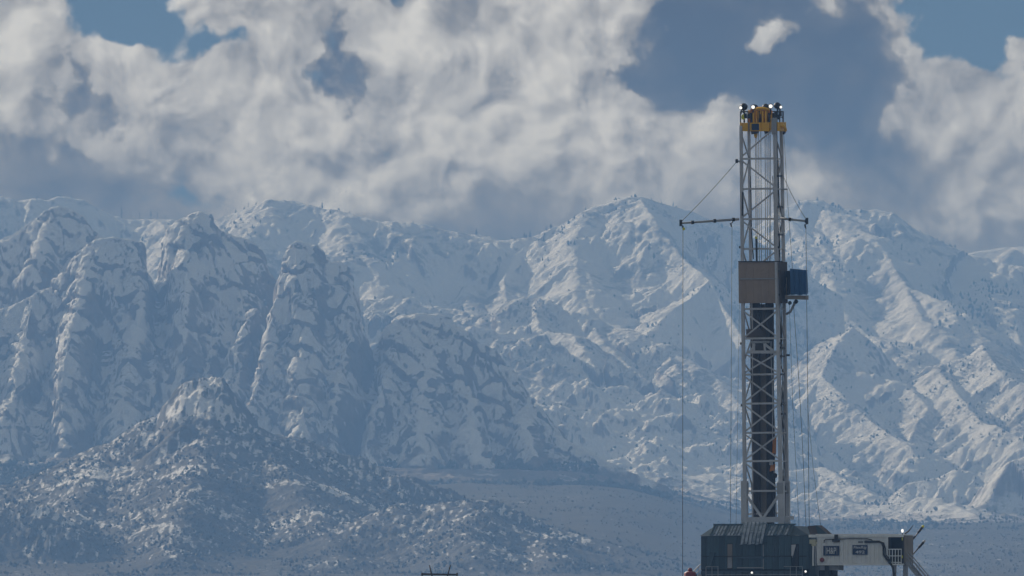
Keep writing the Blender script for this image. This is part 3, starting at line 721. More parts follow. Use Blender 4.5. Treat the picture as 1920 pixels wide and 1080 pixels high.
def skyline_tree(u, hpx, kind, grid_, label, group, front=0.0):
    Xg, Yg, h, sn, keep = grid_
    ys = Yg[:, 0]; js = np.clip(((u-960)*ys/F-Xg[0, 0])/(Xg[0, 1]-Xg[0, 0]), 0, Xg.shape[1]-1).astype(int)
    zc_ = h[np.arange(len(ys)), js]; i = int(np.argmax((zc_-ZC)/ys))
    i = max(0, i-int(front)); D = ys[i]
    t = bpy.data.objects.new('conifer_tree', None); C.objects.link(t)
    t.location = ((u-960)*D/F, D, zc_[i]-.4); s_ = hpx*D/F; t.scale = (s_, s_, s_); t.rotation_euler = (0, 0, u)
    for nm, me in (('trunk', protos[kind][0]), ('crown', protos[kind][1])):
        o = bpy.data.objects.new(nm, me); C.objects.link(o); o.parent = t
    t['label'] = label; t['category'] = 'tree'; t['group'] = group
rows = [('bare snag on the saddle between the left peaks', [(213, 9, 2), (228, 20, 2), (246, 10, 3), (262, 15, 2), (283, 18, 3), (295, 14, 2), (310, 10, 2)], back_grid, 'dead trees on the left saddle'),
        ('small fir on the crest rising to the left summit', [(442, 9, 0), (458, 8, 1), (466, 12, 2), (480, 7, 0)], back_grid, 'firs by the left summit'),
        ('small fir on the crest right of the left summit', [(604, 12, 0), (636, 6, 1), (655, 6, 0), (775, 6, 1), (815, 6, 0)], back_grid, 'firs along the falling crest'),
        ('dark fir on the low middle saddle of the back ridge', [(893, 13, 1), (912, 6, 0), (960, 7, 1), (983, 11, 0), (994, 13, 0), (1012, 7, 1), (1024, 10, 0)], back_grid, 'firs on the middle saddle'),
        ('small fir high on the ridge beside the mast arm', [(1098, 8, 1), (1240, 6, 0), (1262, 8, 1), (1272, 7, 2)], back_grid, 'firs by the high summit')]
for phrase, tr, gr_, grp in rows:
    for i, (u, hp, kd) in enumerate(tr):
        skyline_tree(u, hp, kd, gr_, '%s, %s from the left' % (phrase, ORD[i]), grp)

# ------------------------------------------------------------------ haze: one box of even air
m = new_mat('haze_air')
pvn = X.node('ShaderNodeVolumePrincipled')
pvn.inputs['Color'].default_value = (0.222, 0.45, 0.94, 1)
pvn.inputs['Absorption Color'].default_value = (0.165, 0.145, 0.0, 1)
pvn.inputs['Density'].default_value = 1.28e-4
pvn.inputs['Anisotropy'].default_value = 0.0
o_ = X.node('ShaderNodeOutputMaterial'); X.tree.links.new(pvn.outputs[0], o_.inputs['Volume'])
hz = bpy.data.meshes.new('haze')
x0, x1, y0, y1, z0, z1 = -7000, 7000, -4000, 22000, -3.0, 658.0
hv = [(x, y, z) for z in (z0, z1) for y in (y0, y1) for x in (x0, x1)]
hz.from_pydata(hv, [], [(0, 2, 3, 1), (4, 5, 7, 6), (0, 1, 5, 4), (1, 3, 7, 5), (3, 2, 6, 7), (2, 0, 4, 6)])
hz.materials.append(m)
ho = bpy.data.objects.new('haze', hz); C.objects.link(ho); ho['kind'] = 'stuff'
ho['label'] = 'blue winter haze lying over the valley and ranges'; ho['category'] = 'haze'

# ================================================================== the drilling rig
DR = 870.0
SR = DR/F
def P(u, v, dy=0.0): return Vector(W(u, v, DR+dy))
YAW = RAD(17)
EX = Vector((math.cos(YAW), -math.sin(YAW), 0)); EY = Vector((math.sin(YAW), math.cos(YAW), 0)); EZ = Vector((0, 0, 1))
RB = P(1430, 1070); RB.z = 0.0
def R3(lx, ly, z): return RB+EX*lx+EY*ly+EZ*z
def LX(u, ly): return ((u-1430)*SR - ly*math.sin(YAW))/math.cos(YAW)      # along-rig distance seen at column u
def ZV(v): return ZC+(VH-v)*SR

# ---- paints
def paint(name, col, rough=0.6, dirt=0.35, scale=1.5, metallic=0.0, dirtcol=(0.10, 0.085, 0.07), emit=None, estr=0.0, spec=0.3):
    m = new_mat(name); g = X.node('ShaderNodeTexCoord'); pos = X(g.outputs['Object'])
    px, py, pz = sep(pos)
    n = noise(vec(px, py, pz*0.35), scale, 6.0, 0.65); n2 = noise(pos, scale*0.3, 3.0, 0.5)
    c = mix((n*0.6+n2*0.5).sm(0.48, 0.75)*dirt, col, dirtcol)
    c = mix(noise(pos, scale*4, 3.0, 0.6).sm(0.35, 0.7)*0.25, c, tuple(min(1, q_*1.25) for q_ in col))
    return finish(m, c, rough, metallic=metallic, spec=spec, emit=emit, estr=estr)
M_white = paint('weathered_white_steel', (0.48, 0.51, 0.57), 0.55, 0.35, dirtcol=(0.16, 0.15, 0.15))
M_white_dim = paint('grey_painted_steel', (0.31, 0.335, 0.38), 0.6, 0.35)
M_yellow = paint('crown_yellow', (0.80, 0.45, 0.01), 0.5, 0.22)
M_orange = paint('machine_orange', (0.60, 0.22, 0.02), 0.5, 0.4)
M_black = paint('black_steel', (0.022, 0.023, 0.026), 0.5, 0.2)
M_pipe = paint('drill_pipe_steel', (0.045, 0.043, 0.045), 0.5, 0.5, metallic=0.3)
M_tan = paint('dull_tan_steel', (0.24, 0.215, 0.19), 0.65, 0.4)
M_wind = paint('brown_wind_panel', (0.315, 0.26, 0.225), 0.8, 0.4, 0.8)
M_wind_dk = paint('dark_brown_and_shade', (0.085, 0.072, 0.066), 0.8, 0.3, 0.8)  # brown of boards and hopper; also the painted shade of two wind walls
M_tarp = paint('blue_tarpaulin', (0.02, 0.10, 0.26), 0.55, 0.25)
M_teal = paint('slate_blue_cladding', (0.062, 0.115, 0.155), 0.55, 0.3, 0.9)
M_teal2 = paint('dark_slate_cladding', (0.048, 0.085, 0.115), 0.55, 0.3, 0.9)
M_dark = paint('painted_shade', (0.012, 0.013, 0.015), 0.8, 0.1)  # near-black colour standing in for shade inside openings and under floors
M_house = paint('pale_corrugated_steel', (0.75, 0.80, 0.86), 0.6, 0.25, 0.6, dirtcol=(0.2, 0.2, 0.2))
M_navy = paint('sign_navy', (0.012, 0.035, 0.10), 0.5, 0.15)
M_sign = paint('sign_white', (0.55, 0.58, 0.62), 0.5, 0.15)
M_red = paint('red_oxide_paint', (0.20, 0.022, 0.02), 0.5, 0.35)
M_cable = paint('wire_rope', (0.06, 0.062, 0.07), 0.6, 0.2)
M_lime = paint('safety_yellow', (0.62, 0.62, 0.03), 0.5, 0.1)
M_snow = paint('settled_snow', (0.80, 0.83, 0.88), 0.8, 0.0)
M_cream = paint('cream_plastic', (0.55, 0.55, 0.42), 0.6, 0.2)
M_lamp = paint('lit_lamp_lens', (0.9, 0.9, 0.88), 0.3, 0.0, emit=(1.0, 0.98, 0.93), estr=1.1)
M_wood = paint('weathered_pole', (0.05, 0.045, 0.042), 0.85, 0.4)
def roof_mat():
    m = new_mat('frosted_roof_sheet'); g = X.node('ShaderNodeTexCoord'); pos = X(g.outputs['Object'])
    n = noise(pos, 1.6, 6.0, 0.6)
    c = mix(n.sm(0.30, 0.62), (0.10, 0.145, 0.20), (0.38, 0.44, 0.54))
    return finish(m, c, 0.45, spec=0.4)
M_roof = roof_mat()

# ---- mesh helpers
def build(name, bm, mat, parent=None, smooth_=False):
    bmesh.ops.recalc_face_normals(bm, faces=bm.faces)
    me = bpy.data.meshes.new(name); bm.to_mesh(me); bm.free()
    me.materials.append(mat)
    if smooth_: me.polygons.foreach_set('use_smooth', np.ones(len(me.polygons), bool))
    o = bpy.data.objects.new(name, me); C.objects.link(o)
    if parent is not None:
        o.parent = parent; o.matrix_parent_inverse = parent.matrix_world.inverted()
    return o
def nb(): return bmesh.new()
def hexa(bm, v):
    vs_ = [bm.verts.new(p) for p in v]
    for f in ((0, 3, 2, 1), (4, 5, 6, 7), (0, 1, 5, 4), (1, 2, 6, 5), (2, 3, 7, 6), (3, 0, 4, 7)):
        bm.faces.new([vs_[i] for i in f])
    return bm
def rbox(bm, x0, x1, y0, y1, z0, z1):
    """box in the rig's own axes"""
    return hexa(bm, [R3(x0, y0, z0), R3(x1, y0, z0), R3(x1, y1, z0), R3(x0, y1, z0), R3(x0, y0, z1), R3(x1, y0, z1), R3(x1, y1, z1), R3(x0, y1, z1)])
def bar(bm, a, b, w, h=None, w2=None):
    """square section member from a to b"""
    h = h or w; a = Vector(a); b = Vector(b); d = (b-a).normalized()
    s_ = d.cross(EY)
    if s_.length < 0.2: s_ = d.cross(EZ)
    s_.normalize(); t = s_.cross(d).normalized(); w2 = w2 or w
    v = [a-s_*w/2-t*h/2, a+s_*w/2-t*h/2, a+s_*w/2+t*h/2, a-s_*w/2+t*h/2, b-s_*w2/2-t*h/2, b+s_*w2/2-t*h/2, b+s_*w2/2+t*h/2, b-s_*w2/2+t*h/2]
    return hexa(bm, v)
def tube(bm, pts, r, n=8, r2=None, caps=True):
    """round section swept through pts"""
    pts = [Vector(p) for p in pts]; rings = []
    for i, p in enumerate(pts):
        d = (pts[min(i+1, len(pts)-1)]-pts[max(i-1, 0)]).normalized()
        s_ = d.cross(EY)
        if s_.length < 0.2: s_ = d.cross(EZ)
        if s_.length < 0.2: s_ = d.cross(EX)
        s_.normalize(); t = s_.cross(d).normalized()
        rr = r if r2 is None else r+(r2-r)*i/(len(pts)-1)
        rings.append([bm.verts.new(p+s_*rr*math.cos(2*math.pi*k/n)+t*rr*math.sin(2*math.pi*k/n)) for k in range(n)])
    for A, B in zip(rings[:-1], rings[1:]):
        for k in range(n): bm.faces.new((A[k], A[(k+1) % n], B[(k+1) % n], B[k]))
    if caps: bm.faces.new(rings[0][::-1]); bm.faces.new(rings[-1])
    return bm
def lathe(bm, base, axis, prof, n=14):
    """profile of (distance along axis, radius)"""
    base = Vector(base); axis = Vector(axis).normalized()
    s_ = axis.cross(EZ)
    if s_.length < 0.2: s_ = axis.cross(EX)
    s_.normalize(); t = s_.cross(axis).normalized(); rings = []
    for (h, r) in prof:
        rings.append([bm.verts.new(base+axis*h+(s_*math.cos(2*math.pi*k/n)+t*math.sin(2*math.pi*k/n))*max(r, 0.002)) for k in range(n)])
    for A, B in zip(rings[:-1], rings[1:]):
        for k in range(n): bm.faces.new((A[k], A[(k+1) % n], B[(k+1) % n], B[k]))
    bm.faces.new(rings[0][::-1]); bm.faces.new(rings[-1])
    return bm
def empty(name, loc, label, cat, group=None):
    o = bpy.data.objects.new(name, None); C.objects.link(o); o.location = loc; o.empty_display_size = 0.5
    o['label'] = label; o['category'] = cat
    if group: o['group'] = group
    o.matrix_world = Matrix.Translation(loc)
    return o
def tag(o, label, cat, group=None):
    o['label'] = label; o['category'] = cat
    if group: o['group'] = group
    return o

# ------------------------------------------------------------------ mast
mast = empty('drilling_mast', R3(0, 1, ZV(985)), 'tall pale steel lattice mast with yellow crown rising above the snowy ranges', 'mast')
VT, VB = 236.0, 903.0
LEG = {'fl': (P(1389.5, VT, 0.0), P(1396.5, VB, 0.0)), 'fr': (P(1452.5, VT, -1.0), P(1463.5, VB, -1.05)),
       'bl': (P(1404.0, VT, 2.5), P(1413.5, VB, 2.5)), 'br': (P(1465.0, VT, 1.5), P(1475.5, VB, 1.5))}
def lg(k, v):
    a, b = LEG[k]; t = (v-VT)/(VB-VT); return a+(b-a)*t
LW = {'fl': 0.28, 'fr': 0.30, 'bl': 0.25, 'br': 0.29}
for k in ('fl', 'fr', 'bl', 'br'):
    build('leg', bar(nb(), lg(k, VB), lg(k, VT), LW[k]+0.06, None, LW[k]), M_white, mast)
    # heavier foot section, kicked out below the splice
    du = {'fl': -0.5, 'fr': 2.0, 'bl': 0.5, 'br': 1.8}[k]; ub = {'fl': 1396.5, 'fr': 1465.5, 'bl': 1414.5, 'br': 1477.5}[k]; dyb = LEG[k][1].y-DR
    build('leg', bar(nb(), P(ub, 986, dyb), P(ub-0.6, 902, dyb), 0.60 if k in ('fl', 'fr') else 0.42), M_white, mast)
    pl = build('splice_plate', bar(nb(), lg(k, 926)+Vector((0, -0.05, 0)), lg(k, 905)+Vector((0, -0.05, 0)), 0.68 if k in ('fl', 'fr') else 0.5, 0.5), M_white_dim, mast)
    if k in ('fl', 'fr'):
        for vj in (463.5, 508, 553, 644, 760, 930):
            build('pin_bracket', bar(nb(), lg(k, vj+2)+EX*(-0.22 if k == 'fl' else 0.22), lg(k, vj-2)+EX*(-0.22 if k == 'fl' else 0.22), 0.2, 0.3), M_black, mast)
GV = [298, 354.5, 411, 467, 579.5, 635, 702.5, 757, 812, 865, 921]
for v in GV:
    build('girt', bar(nb(), lg('fl', v), lg('fr', v-1), 0.19, 0.16), M_white, mast)
    build('side_girt', bar(nb(), lg('fr', v), lg('br', v), 0.14, 0.12), M_white, mast)
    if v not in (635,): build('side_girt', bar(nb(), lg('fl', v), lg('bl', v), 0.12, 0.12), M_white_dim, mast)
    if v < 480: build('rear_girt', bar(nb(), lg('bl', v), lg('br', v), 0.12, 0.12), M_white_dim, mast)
def brace(a, va, b, vb, w=0.15, mat=None, name='brace', off=0.0):
    o_ = Vector((0, off, 0))
    build(name, bar(nb(), lg(a, va)+o_, lg(b, vb)+o_, w), mat or M_white, mast)
brace('fl', 294, 'fr', 240); brace('fl', 301, 'fr', 351); brace('fl', 408, 'fr', 357); brace('fl', 414, 'fr', 464); brace('fl', 521, 'fr', 470)
for a_, b_ in ((583, 634), (662, 700), (705, 755), (759, 810), (814, 863)):
    brace('fl', a_, 'fr', b_-1, off=-0.05); brace('fl', b_, 'fr', a_-1, off=0.07)
brace('fl', 868, 'fr', 919)
build('brace', bar(nb(), lg('fl', 925), P(1430, 972, -0.5), 0.24), M_white, mast)
build('brace', bar(nb(), lg('fr', 923), P(1431, 972, -0.5), 0.24), M_white, mast)
# side faces laced to and fro
sv = [250, 298, 354, 411, 467, 520, 579, 635, 680, 702, 757, 812, 865, 921]
for i in range(len(sv)-1):
    a_, b_ = (('fl', 'bl'), ('bl', 'fl'))[i % 2]
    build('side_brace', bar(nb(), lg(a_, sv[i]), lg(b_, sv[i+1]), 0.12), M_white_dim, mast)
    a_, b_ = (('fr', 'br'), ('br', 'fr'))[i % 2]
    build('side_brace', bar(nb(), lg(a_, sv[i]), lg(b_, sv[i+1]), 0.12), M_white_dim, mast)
build('base_beam', bar(nb(), P(1390, 975, -0.25), P(1481, 974, -1.0), 0.55, 0.5), M_white, mast)
build('base_beam', bar(nb(), P(1470, 971, -1.0), P(1484, 971, 1.5), 0.5, 0.4), M_white, mast)
build('girt', bar(nb(), P(1402, 964, 0.6), P(1460, 962, 0.2), 0.14), M_white_dim, mast)
# hoses and service lines strapped along the right legs
for (ua, ub, r_, dy_, v0, v1, mt) in ((1457, 1468, .07, .4, 252, 975, M_black), (1460, 1470.5, .05, .6, 300, 975, M_black), (1449, 1455.5, .05, -.6, 330, 560, M_white_dim),
                                      (1406, 1412, .06, 1.6, 330, 486, M_black), (1454.5, 1457, .08, .0, 300, 486, M_black), (1407, 1414.5, .06, 1.8, 575, 972, M_black),
                                      (1446, 1452.5, .05, .0, 640, 972, M_white), (1449, 1455, .05, .3, 640, 972, M_white), (1464, 1473, .05, 1.0, 560, 975, M_black)):
    pts = [P(ua+(ub-ua)*((v-v0)/(v1-v0))+0.8*math.sin(v/23.0+ua), v, dy_) for v in np.linspace(v0, v1, 14)]
    build('service_hose', tube(nb(), pts, r_, 6), mt, mast, True)
for v in (330, 388, 440, 652, 668, 702, 757, 776):
    build('hose_clamp', bar(nb(), lg('fr', v)+EX*0.25, lg('br', v)-EX*0.05, 0.16, 0.2), M_black, mast)
build('pin_stub', bar(nb(), lg('br', 355), lg('br', 355)+EX*0.55, 0.14), M_white_dim, mast)
build('pin_stub', bar(nb(), lg('br', 666), lg('br', 666)+EX*0.5, 0.2), M_black, mast)
build('ladder_rail', bar(nb(), P(1393, 360, -0.3), P(1392, 405, -0.3), 0.12), M_black, mast)
# drilling line from crown to block
for u_ in (1416.5, 1419, 1422.5, 1426.5, 1434.5, 1438, 1441.5, 1444):
    build('drilling_line', tube(nb(), [P(u_, 246, 0.8), P(u_+1.5, 560, 0.8), P(1431+(u_-1431)*0.4, 648, 0.6)], 0.035, 5), M_cable, mast, True)
# tall dark antenna pole with a lime tip above the wind panels
build('marker_pole', bar(nb(), P(1419, 492, -0.6), P(1418, 448, -0.6), 0.16), M_black, mast)
build('marker_tip', bar(nb(), P(1418, 448, -0.6), P(1418, 443.5, -0.6), 0.2), M_lime, mast)
# wind panels round the racking board
zt, zb_, zm = 491, 568.5, 523.5
def quadpanel(p0, p1, p2, p3, t=0.06, out=None):
    n_ = (p1-p0).cross(p3-p0).normalized()*t
    return hexa(nb(), [p0, p1, p2, p3, p0+n_, p1+n_, p2+n_, p3+n_])
fw = build('wind_wall', quadpanel(lg('fl', zb_)-EX*.35-EY*.28, lg('fr', zb_)+EX*.02-EY*.28, lg('fr', zt)+EX*.02-EY*.28, lg('fl', zt)-EX*.35-EY*.28), M_wind, mast)
a0, a1 = lg('fl', zb_)-EX*.33-EY*.36, lg('fr', zb_)-EX*.0-EY*.36
b0, b1 = lg('fl', zt)-EX*.33-EY*.36, lg('fr', zt)-EX*.0-EY*.36
for k in range(5):
    for (va, vb_) in ((0.03, 0.575), (0.595, 0.985)):
        t0, t1 = k/5+.006, (k+1)/5-.006
        q0 = a0.lerp(a1, t0); q1 = a0.lerp(a1, t1); r0_ = b0.lerp(b1, t0); r1_ = b0.lerp(b1, t1)
        build('panel', quadpanel(q0.lerp(r0_, va), q1.lerp(r1_, va), q1.lerp(r1_, vb_), q0.lerp(r0_, vb_), -.03), M_wind, fw)
build('rail', bar(nb(), a0.lerp(b0, .585)-EY*.08+EX*.15, a1.lerp(b1, .59)-EY*.08, 0.12, 0.06), M_white_dim, fw)
build('top_lip', bar(nb(), b0-EY*.06+EZ*.02, b1-EY*.06+EZ*.02+EX*.7, 0.1, 0.1), M_black, fw)
build('corner_post', bar(nb(), lg('fr', 571)-EY*.36, lg('fr', 486)-EY*.36, 0.22), M_white, mast)
build('wind_wall', quadpanel(lg('fr', zb_)+EX*.28-EY*.2, lg('br', zb_)+EX*.28+EY*.2, lg('br', zt)+EX*.28+EY*.2, lg('fr', zt)+EX*.28-EY*.2), M_wind_dk, mast)  # side turned from the sun: its shade is put into a darker brown
build('wind_wall', quadpanel(lg('bl', zb_)+EY*.3, lg('br', zb_)+EY*.3, lg('br', zt)+EY*.3, lg('bl', zt)+EY*.3), M_wind_dk, mast)  # rear wall painted in the same shaded brown
build('wind_wall', quadpanel(lg('fl', zb_)-EX*.35, lg('bl', zb_)-EX*.3, lg('bl', zt)-EX*.3, lg('fl', zt)-EX*.35), M_wind, mast)
build('belly_board', quadpanel(P(1399, 633, .5), P(1452, 633, .3), P(1452, 617, .3), P(1399, 617, .5)), M_wind_dk, mast)
# carriage frame under the board
cf = build('carriage_frame', bar(nb(), P(1402, 660, -.25), P(1456, 660, -.6), 0.3, 0.3), M_white, mast)
build('strut', bar(nb(), P(1407, 659, -.3), P(1416, 646, -.3), 0.2), M_white, cf)
build('strut', bar(nb(), P(1451, 659, -.5), P(1434, 645, -.5), 0.24), M_white, cf)
build('strut', bar(nb(), P(1414.5, 660, -.35), P(1413.5, 644, -.35), 0.2), M_white, cf)
build('strut', bar(nb(), P(1434.5, 660, -.5), P(1433.5, 644, -.5), 0.2), M_white, cf)
build('cross_beam', bar(nb(), P(1408, 641.5, -.3), P(1443, 641, -.5), 0.24), M_white_dim, cf)
build('winch_box', hexa(nb(), [P(1416, 659, -.4), P(1432, 659, -.5), P(1432, 659, .5), P(1416, 659, .6), P(1416, 645, -.4), P(1432, 645, -.5), P(1432, 645, .5), P(1416, 645, .6)]), M_pipe, cf)
build('guide_column', hexa(nb(), [P(1425, 972, 1.1), P(1439, 972, 1.0), P(1439, 972, 1.4), P(1425, 972, 1.5), P(1423.5, 570, 1.1), P(1436, 570, 1.0), P(1436, 570, 1.4), P(1423.5, 570, 1.5)]), M_tan, mast)

# ---- crown
crown = build('crown_beam', hexa(nb(), [P(1387.5, 246, 0), P(1459, 246, -1.1), P(1474, 246, 1.5), P(1402, 246, 2.6), P(1387.5, 230.5, 0), P(1459, 229, -1.1), P(1474, 229, 1.5), P(1402, 230.5, 2.6)]), M_yellow, mast)
for u_ in (1389, 1404, 1425, 1441, 1452):
    build('stiffener', bar(nb(), P(u_, 246.5, -.08-(u_-1389)*.017), P(u_, 229.5, -.08-(u_-1389)*.017), 0.16, 0.12), M_yellow if u_ != 1404 else M_tan, crown)
build('name_plate', hexa(nb(), [P(1409.5, 244, -.45), P(1423.5, 244, -.66), P(1423.5, 244, -.56), P(1409.5, 244, -.35), P(1409.5, 232, -.45), P(1423.5, 232, -.66), P(1423.5, 232, -.56), P(1409.5, 232, -.35)]), M_navy, crown)
build('corner_sleeve', bar(nb(), lg('fr', 252)-EY*.1, lg('fr', 222)-EY*.1, 0.5), M_white_dim, crown)
for k, u_ in enumerate((1406, 1411, 1416.5, 1422, 1428, 1434, 1439.5, 1444.5)):
    rr = 0.72 if k in (0, 7) else 1.05 if k in (3, 4) else 0.9
    sh_ = build('sheave', lathe(nb(), P(u_, 219, .9), EX, [(-.09, rr), (-.03, rr*.86), (.03, rr*.86), (.09, rr)], 18), M_yellow if k % 2 == 0 else M_orange, mast, True)
    build('hub', lathe(nb(), P(u_, 219, .9)-EX*.02, EX, [(-.12, .2), (.12, .2)], 10), M_black, sh_)
    build('sheave_guard', bar(nb(), P(u_+2.6, 230, .0), P(u_+2.6, 208.5 if 1 < k < 6 else 212, .2), 0.14, 0.3), M_yellow if k % 3 else M_black, mast)
build('guard_arch', tube(nb(), [P(1414+i*2.8, 206.5-3.2*math.sin(i/10*math.pi), .3) for i in range(11)], 0.16, 6), M_yellow, mast, True)
for (u0_, u1_, v_) in ((1409, 1421, 252), (1434, 1445, 251)):
    build('deflector_block', hexa(nb(), [P(u0_, v_, -.2), P(u1_, v_-1.5, -.4), P(u1_, v_-1.5, 1.2), P(u0_, v_, 1.4), P(u0_-1.5, 246, -.2), P(u1_+2, 246, -.4), P(u1_+2, 246, 1.2), P(u0_-1.5, 246, 1.4)]), M_pipe, mast)
build('deflector_block', lathe(nb(), P(1417, 252, .3), EX, [(-.1, .35), (.1, .35)], 12), M_yellow, mast)
# railings of the crown platform
def railing(pts, v_top, v_bot, mat):
    g_ = build('railing', bar(nb(), P(pts[0][0], v_top, pts[0][1]), P(pts[-1][0], v_top, pts[-1][1]), 0.09), mat, mast)
    build('mid_rail', bar(nb(), P(pts[0][0], (v_top+v_bot)/2, pts[0][1]), P(pts[-1][0], (v_top+v_bot)/2, pts[-1][1]), 0.07), mat, g_)
    for (u_, dy_) in pts: build('post', bar(nb(), P(u_, v_bot, dy_), P(u_, v_top, dy_), 0.10), mat, g_)
railing([(1388.5, 0), (1395, -.1), (1402.5, -.2)], 209, 230, M_black)
railing([(1402.5, 2.5), (1422, 2.2), (1442, 1.9), (1468, 1.6)], 209, 230, M_black)
railing([(1453, -1), (1457, -.4), (1462, .4), (1468.5, 1.5)], 209, 231, M_black)
railing([(1388.5, 0), (1396, 1.3), (1402.5, 2.5)], 210, 230, M_black)
for (u_, v_, w_, mt) in ((1393.5, 219, .32, M_lime), (1398, 217, .28, M_black), (1456, 214, .42, M_black), (1460, 219, .4, M_black), (1451.5, 216, .3, M_pipe), (1405, 217, .3, M_black), (1463, 213, .3, M_pipe)):
    build('control_box', hexa(nb(), [P(u_-3, v_+5, -.2), P(u_+3, v_+5, -.2), P(u_+3, v_+5, .2), P(u_-3, v_+5, .2), P(u_-3, v_-4, -.2), P(u_+2.4, v_-5, -.2), P(u_+2.4, v_-5, .2), P(u_-3, v_-4, .2)]), mt, mast)
build('hoist_arm', tube(nb(), [P(1461, 236, -.2), P(1468, 236.5, 0), P(1472, 240, .1), P(1473.2, 244, .1), P(1471, 248, .1)], 0.2, 8, 0.12), M_yellow, mast, True)
build('hoist_hook', tube(nb(), [P(1471, 247, .1), P(1469.5, 250.5, .1), P(1468.5, 252, .1)], 0.16, 8, 0.08), M_black, mast, True)
# floodlights: lit ones look towards the yard, the others away
def floodlight(u, v, dy, aim, lit, r=0.30, vfoot=None, parent=mast):
    p = P(u, v, dy); aim = Vector(aim).normalized()
    f = build('floodlight', lathe(nb(), p-aim*.42, aim, [(0, r*.5), (.1, r*1.1), (.3, r*1.3), (.42, r*1.3)], 14), M_black, parent, True)
    build('lens', lathe(nb(), p+aim*.005, aim, [(0, r*.98), (.05, r*.9), (.07, r*.5)], 14), M_lamp if lit else M_black, f, True)
    build('bracket', bar(nb(), p-aim*.2, P(u, vfoot or v+12, dy)-aim*.2, 0.12), M_black, f)
    return f
floodlight(1388.8, 202, -.2, (-.35, -1, -.35), True, .16); floodlight(1412, 200.8, .0, (-.08, -1, -.3), True, .19, 214)
floodlight(1445, 199.2, -.3, (.03, -1, -.25), True, .20, 216); floodlight(1464, 200.8, .3, (.45, -1, -.3), True, .14, 214)
floodlight(1395.5, 201, .4, (.5, 1, -.3), False, .30); floodlight(1436, 202, 1.6, (.1, 1, -.3), False, .3, 214)
floodlight(1456.5, 198.5, .6, (-.3, 1, -.3), False, .26, 214); floodlight(1414.5, 203, 1.4, (-.3, 1, -.2), False, .3, 214)
floodlight(1460, 200, .9, (.6, 1, -.3), False, .24, 214)

# ---- cross arms high on the mast
def arm(p0, p1, collars):
    a_ = build('cross_arm', tube(nb(), [p0, p1], 0.13, 8, 0.10), M_white_dim, mast, True)
    for t in collars: build('collar', lathe(nb(), p0.lerp(p1, t), p1-p0, [(-.12, .2), (.12, .2)], 10), M_black, a_)
    build('tip_bracket', bar(nb(), p1+EZ*.35, p1-EZ*.3, 0.24, 0.2), M_black, a_)
    return a_
al = arm(P(1386, 411, 0), P(1276.5, 418.5, -1.5), (.10, .42, .80)); ar = arm(P(1464, 409.5, 1), P(1513, 414.8, .5), (.35, .97))
def hang_block(u, v, dy, par, lime=True):
    b_ = build('sheave_block', hexa(nb(), [P(u-1, v+3.5, dy-.12), P(u+2, v+5, dy-.12), P(u+2, v+5, dy+.12), P(u-1, v+3.5, dy+.12), P(u-2.5, v-3, dy-.12), P(u+.6, v-4, dy-.12), P(u+.6, v-4, dy+.12), P(u-2.5, v-3, dy+.12)]), M_black, par)
    if lime: build('lime_cheek', lathe(nb(), P(u+1, v+2.2, dy-.16), (0, -1, 0), [(0, .15), (.06, .15)], 10), M_lime, b_)
hang_block(1281, 427, -1.5, al); hang_block(1371, 421.5, -.2, al, False); hang_block(1510, 424, .5, ar, False)
build('shackle', tube(nb(), [P(1276.5, 420, -1.5), P(1280, 424.5, -1.5)], .07, 6), M_black, al); build('shackle', tube(nb(), [P(1376, 412, -.2), P(1372, 418, -.2)], .07, 6), M_black, al)
build('shackle', tube(nb(), [P(1513, 416, .5), P(1511, 421, .5)], .07, 6), M_black, ar)
build('pulley', lathe(nb(), P(1381.5, 302, -.2), EX, [(-.1, .22), (.1, .22)], 10), M_black, mast)
build('pulley_lug', bar(nb(), P(1381, 300, -.2), P(1388, 304, 0), .14), M_white_dim, mast)

# ---- working cabin on the right face
cab = build('monkey_board_platform', hexa(nb(), [P(1472, 561, -.6), P(1512, 562, -1.4), P(1516, 562, 1.0), P(1474, 561, 1.6), P(1472, 553.5, -.6), P(1512, 554, -1.4), P(1516, 554, 1.0), P(1474, 553.5, 1.6)]), M_tan, mast)
def tarp_wall(pts_bot, pts_top, n, amp, ph):
    bm = nb(); A = []; B = []
    for i in range(n+1):
        t = i/n; w = amp*(math.sin(t*17+ph)+.6*math.sin(t*39+ph*2))
        a_ = pts_bot[0].lerp(pts_bot[1], t)+Vector((0, -w, .05*math.sin(t*9))); b_ = pts_top[0].lerp(pts_top[1], t)+Vector((0, -w*.5, .03*math.sin(t*13)))
        m_ = a_.lerp(b_, .5)+Vector((0, -w*1.3-.06, 0)); A.append([bm.verts.new(p) for p in (a_, m_, b_)]); B.append([bm.verts.new(p+Vector((0, .05, 0))) for p in (a_, m_, b_)])
    for i in range(n):
        for k in (0, 1):
            bm.faces.new((A[i][k], A[i+1][k], A[i+1][k+1], A[i][k+1])); bm.faces.new((B[i][k+1], B[i+1][k+1], B[i+1][k], B[i][k]))
    return bm
build('tarp_wall', tarp_wall((P(1482.5, 551.5, -1.1), P(1512.5, 553.5, -1.5)), (P(1481, 504, -1.1), P(1512, 507, -1.5)), 22, .06, 0.4), M_tarp, cab, True)
build('tarp_wall', tarp_wall((P(1512.5, 553.5, -1.45), P(1515.5, 548, 1.0)), (P(1512, 507, -1.45), P(1513.5, 508, 1.0)), 8, .03, 1.4), M_tarp, cab, True)
build('tarp_roof', hexa(nb(), [P(1481, 505, -1.1), P(1512, 508, -1.5), P(1514, 508, 1), P(1483, 505, 1.4), P(1480.6, 503.6, -1.1), P(1512.4, 506.6, -1.5), P(1514, 506.6, 1), P(1483, 503.6, 1.4)]), M_tarp, cab)
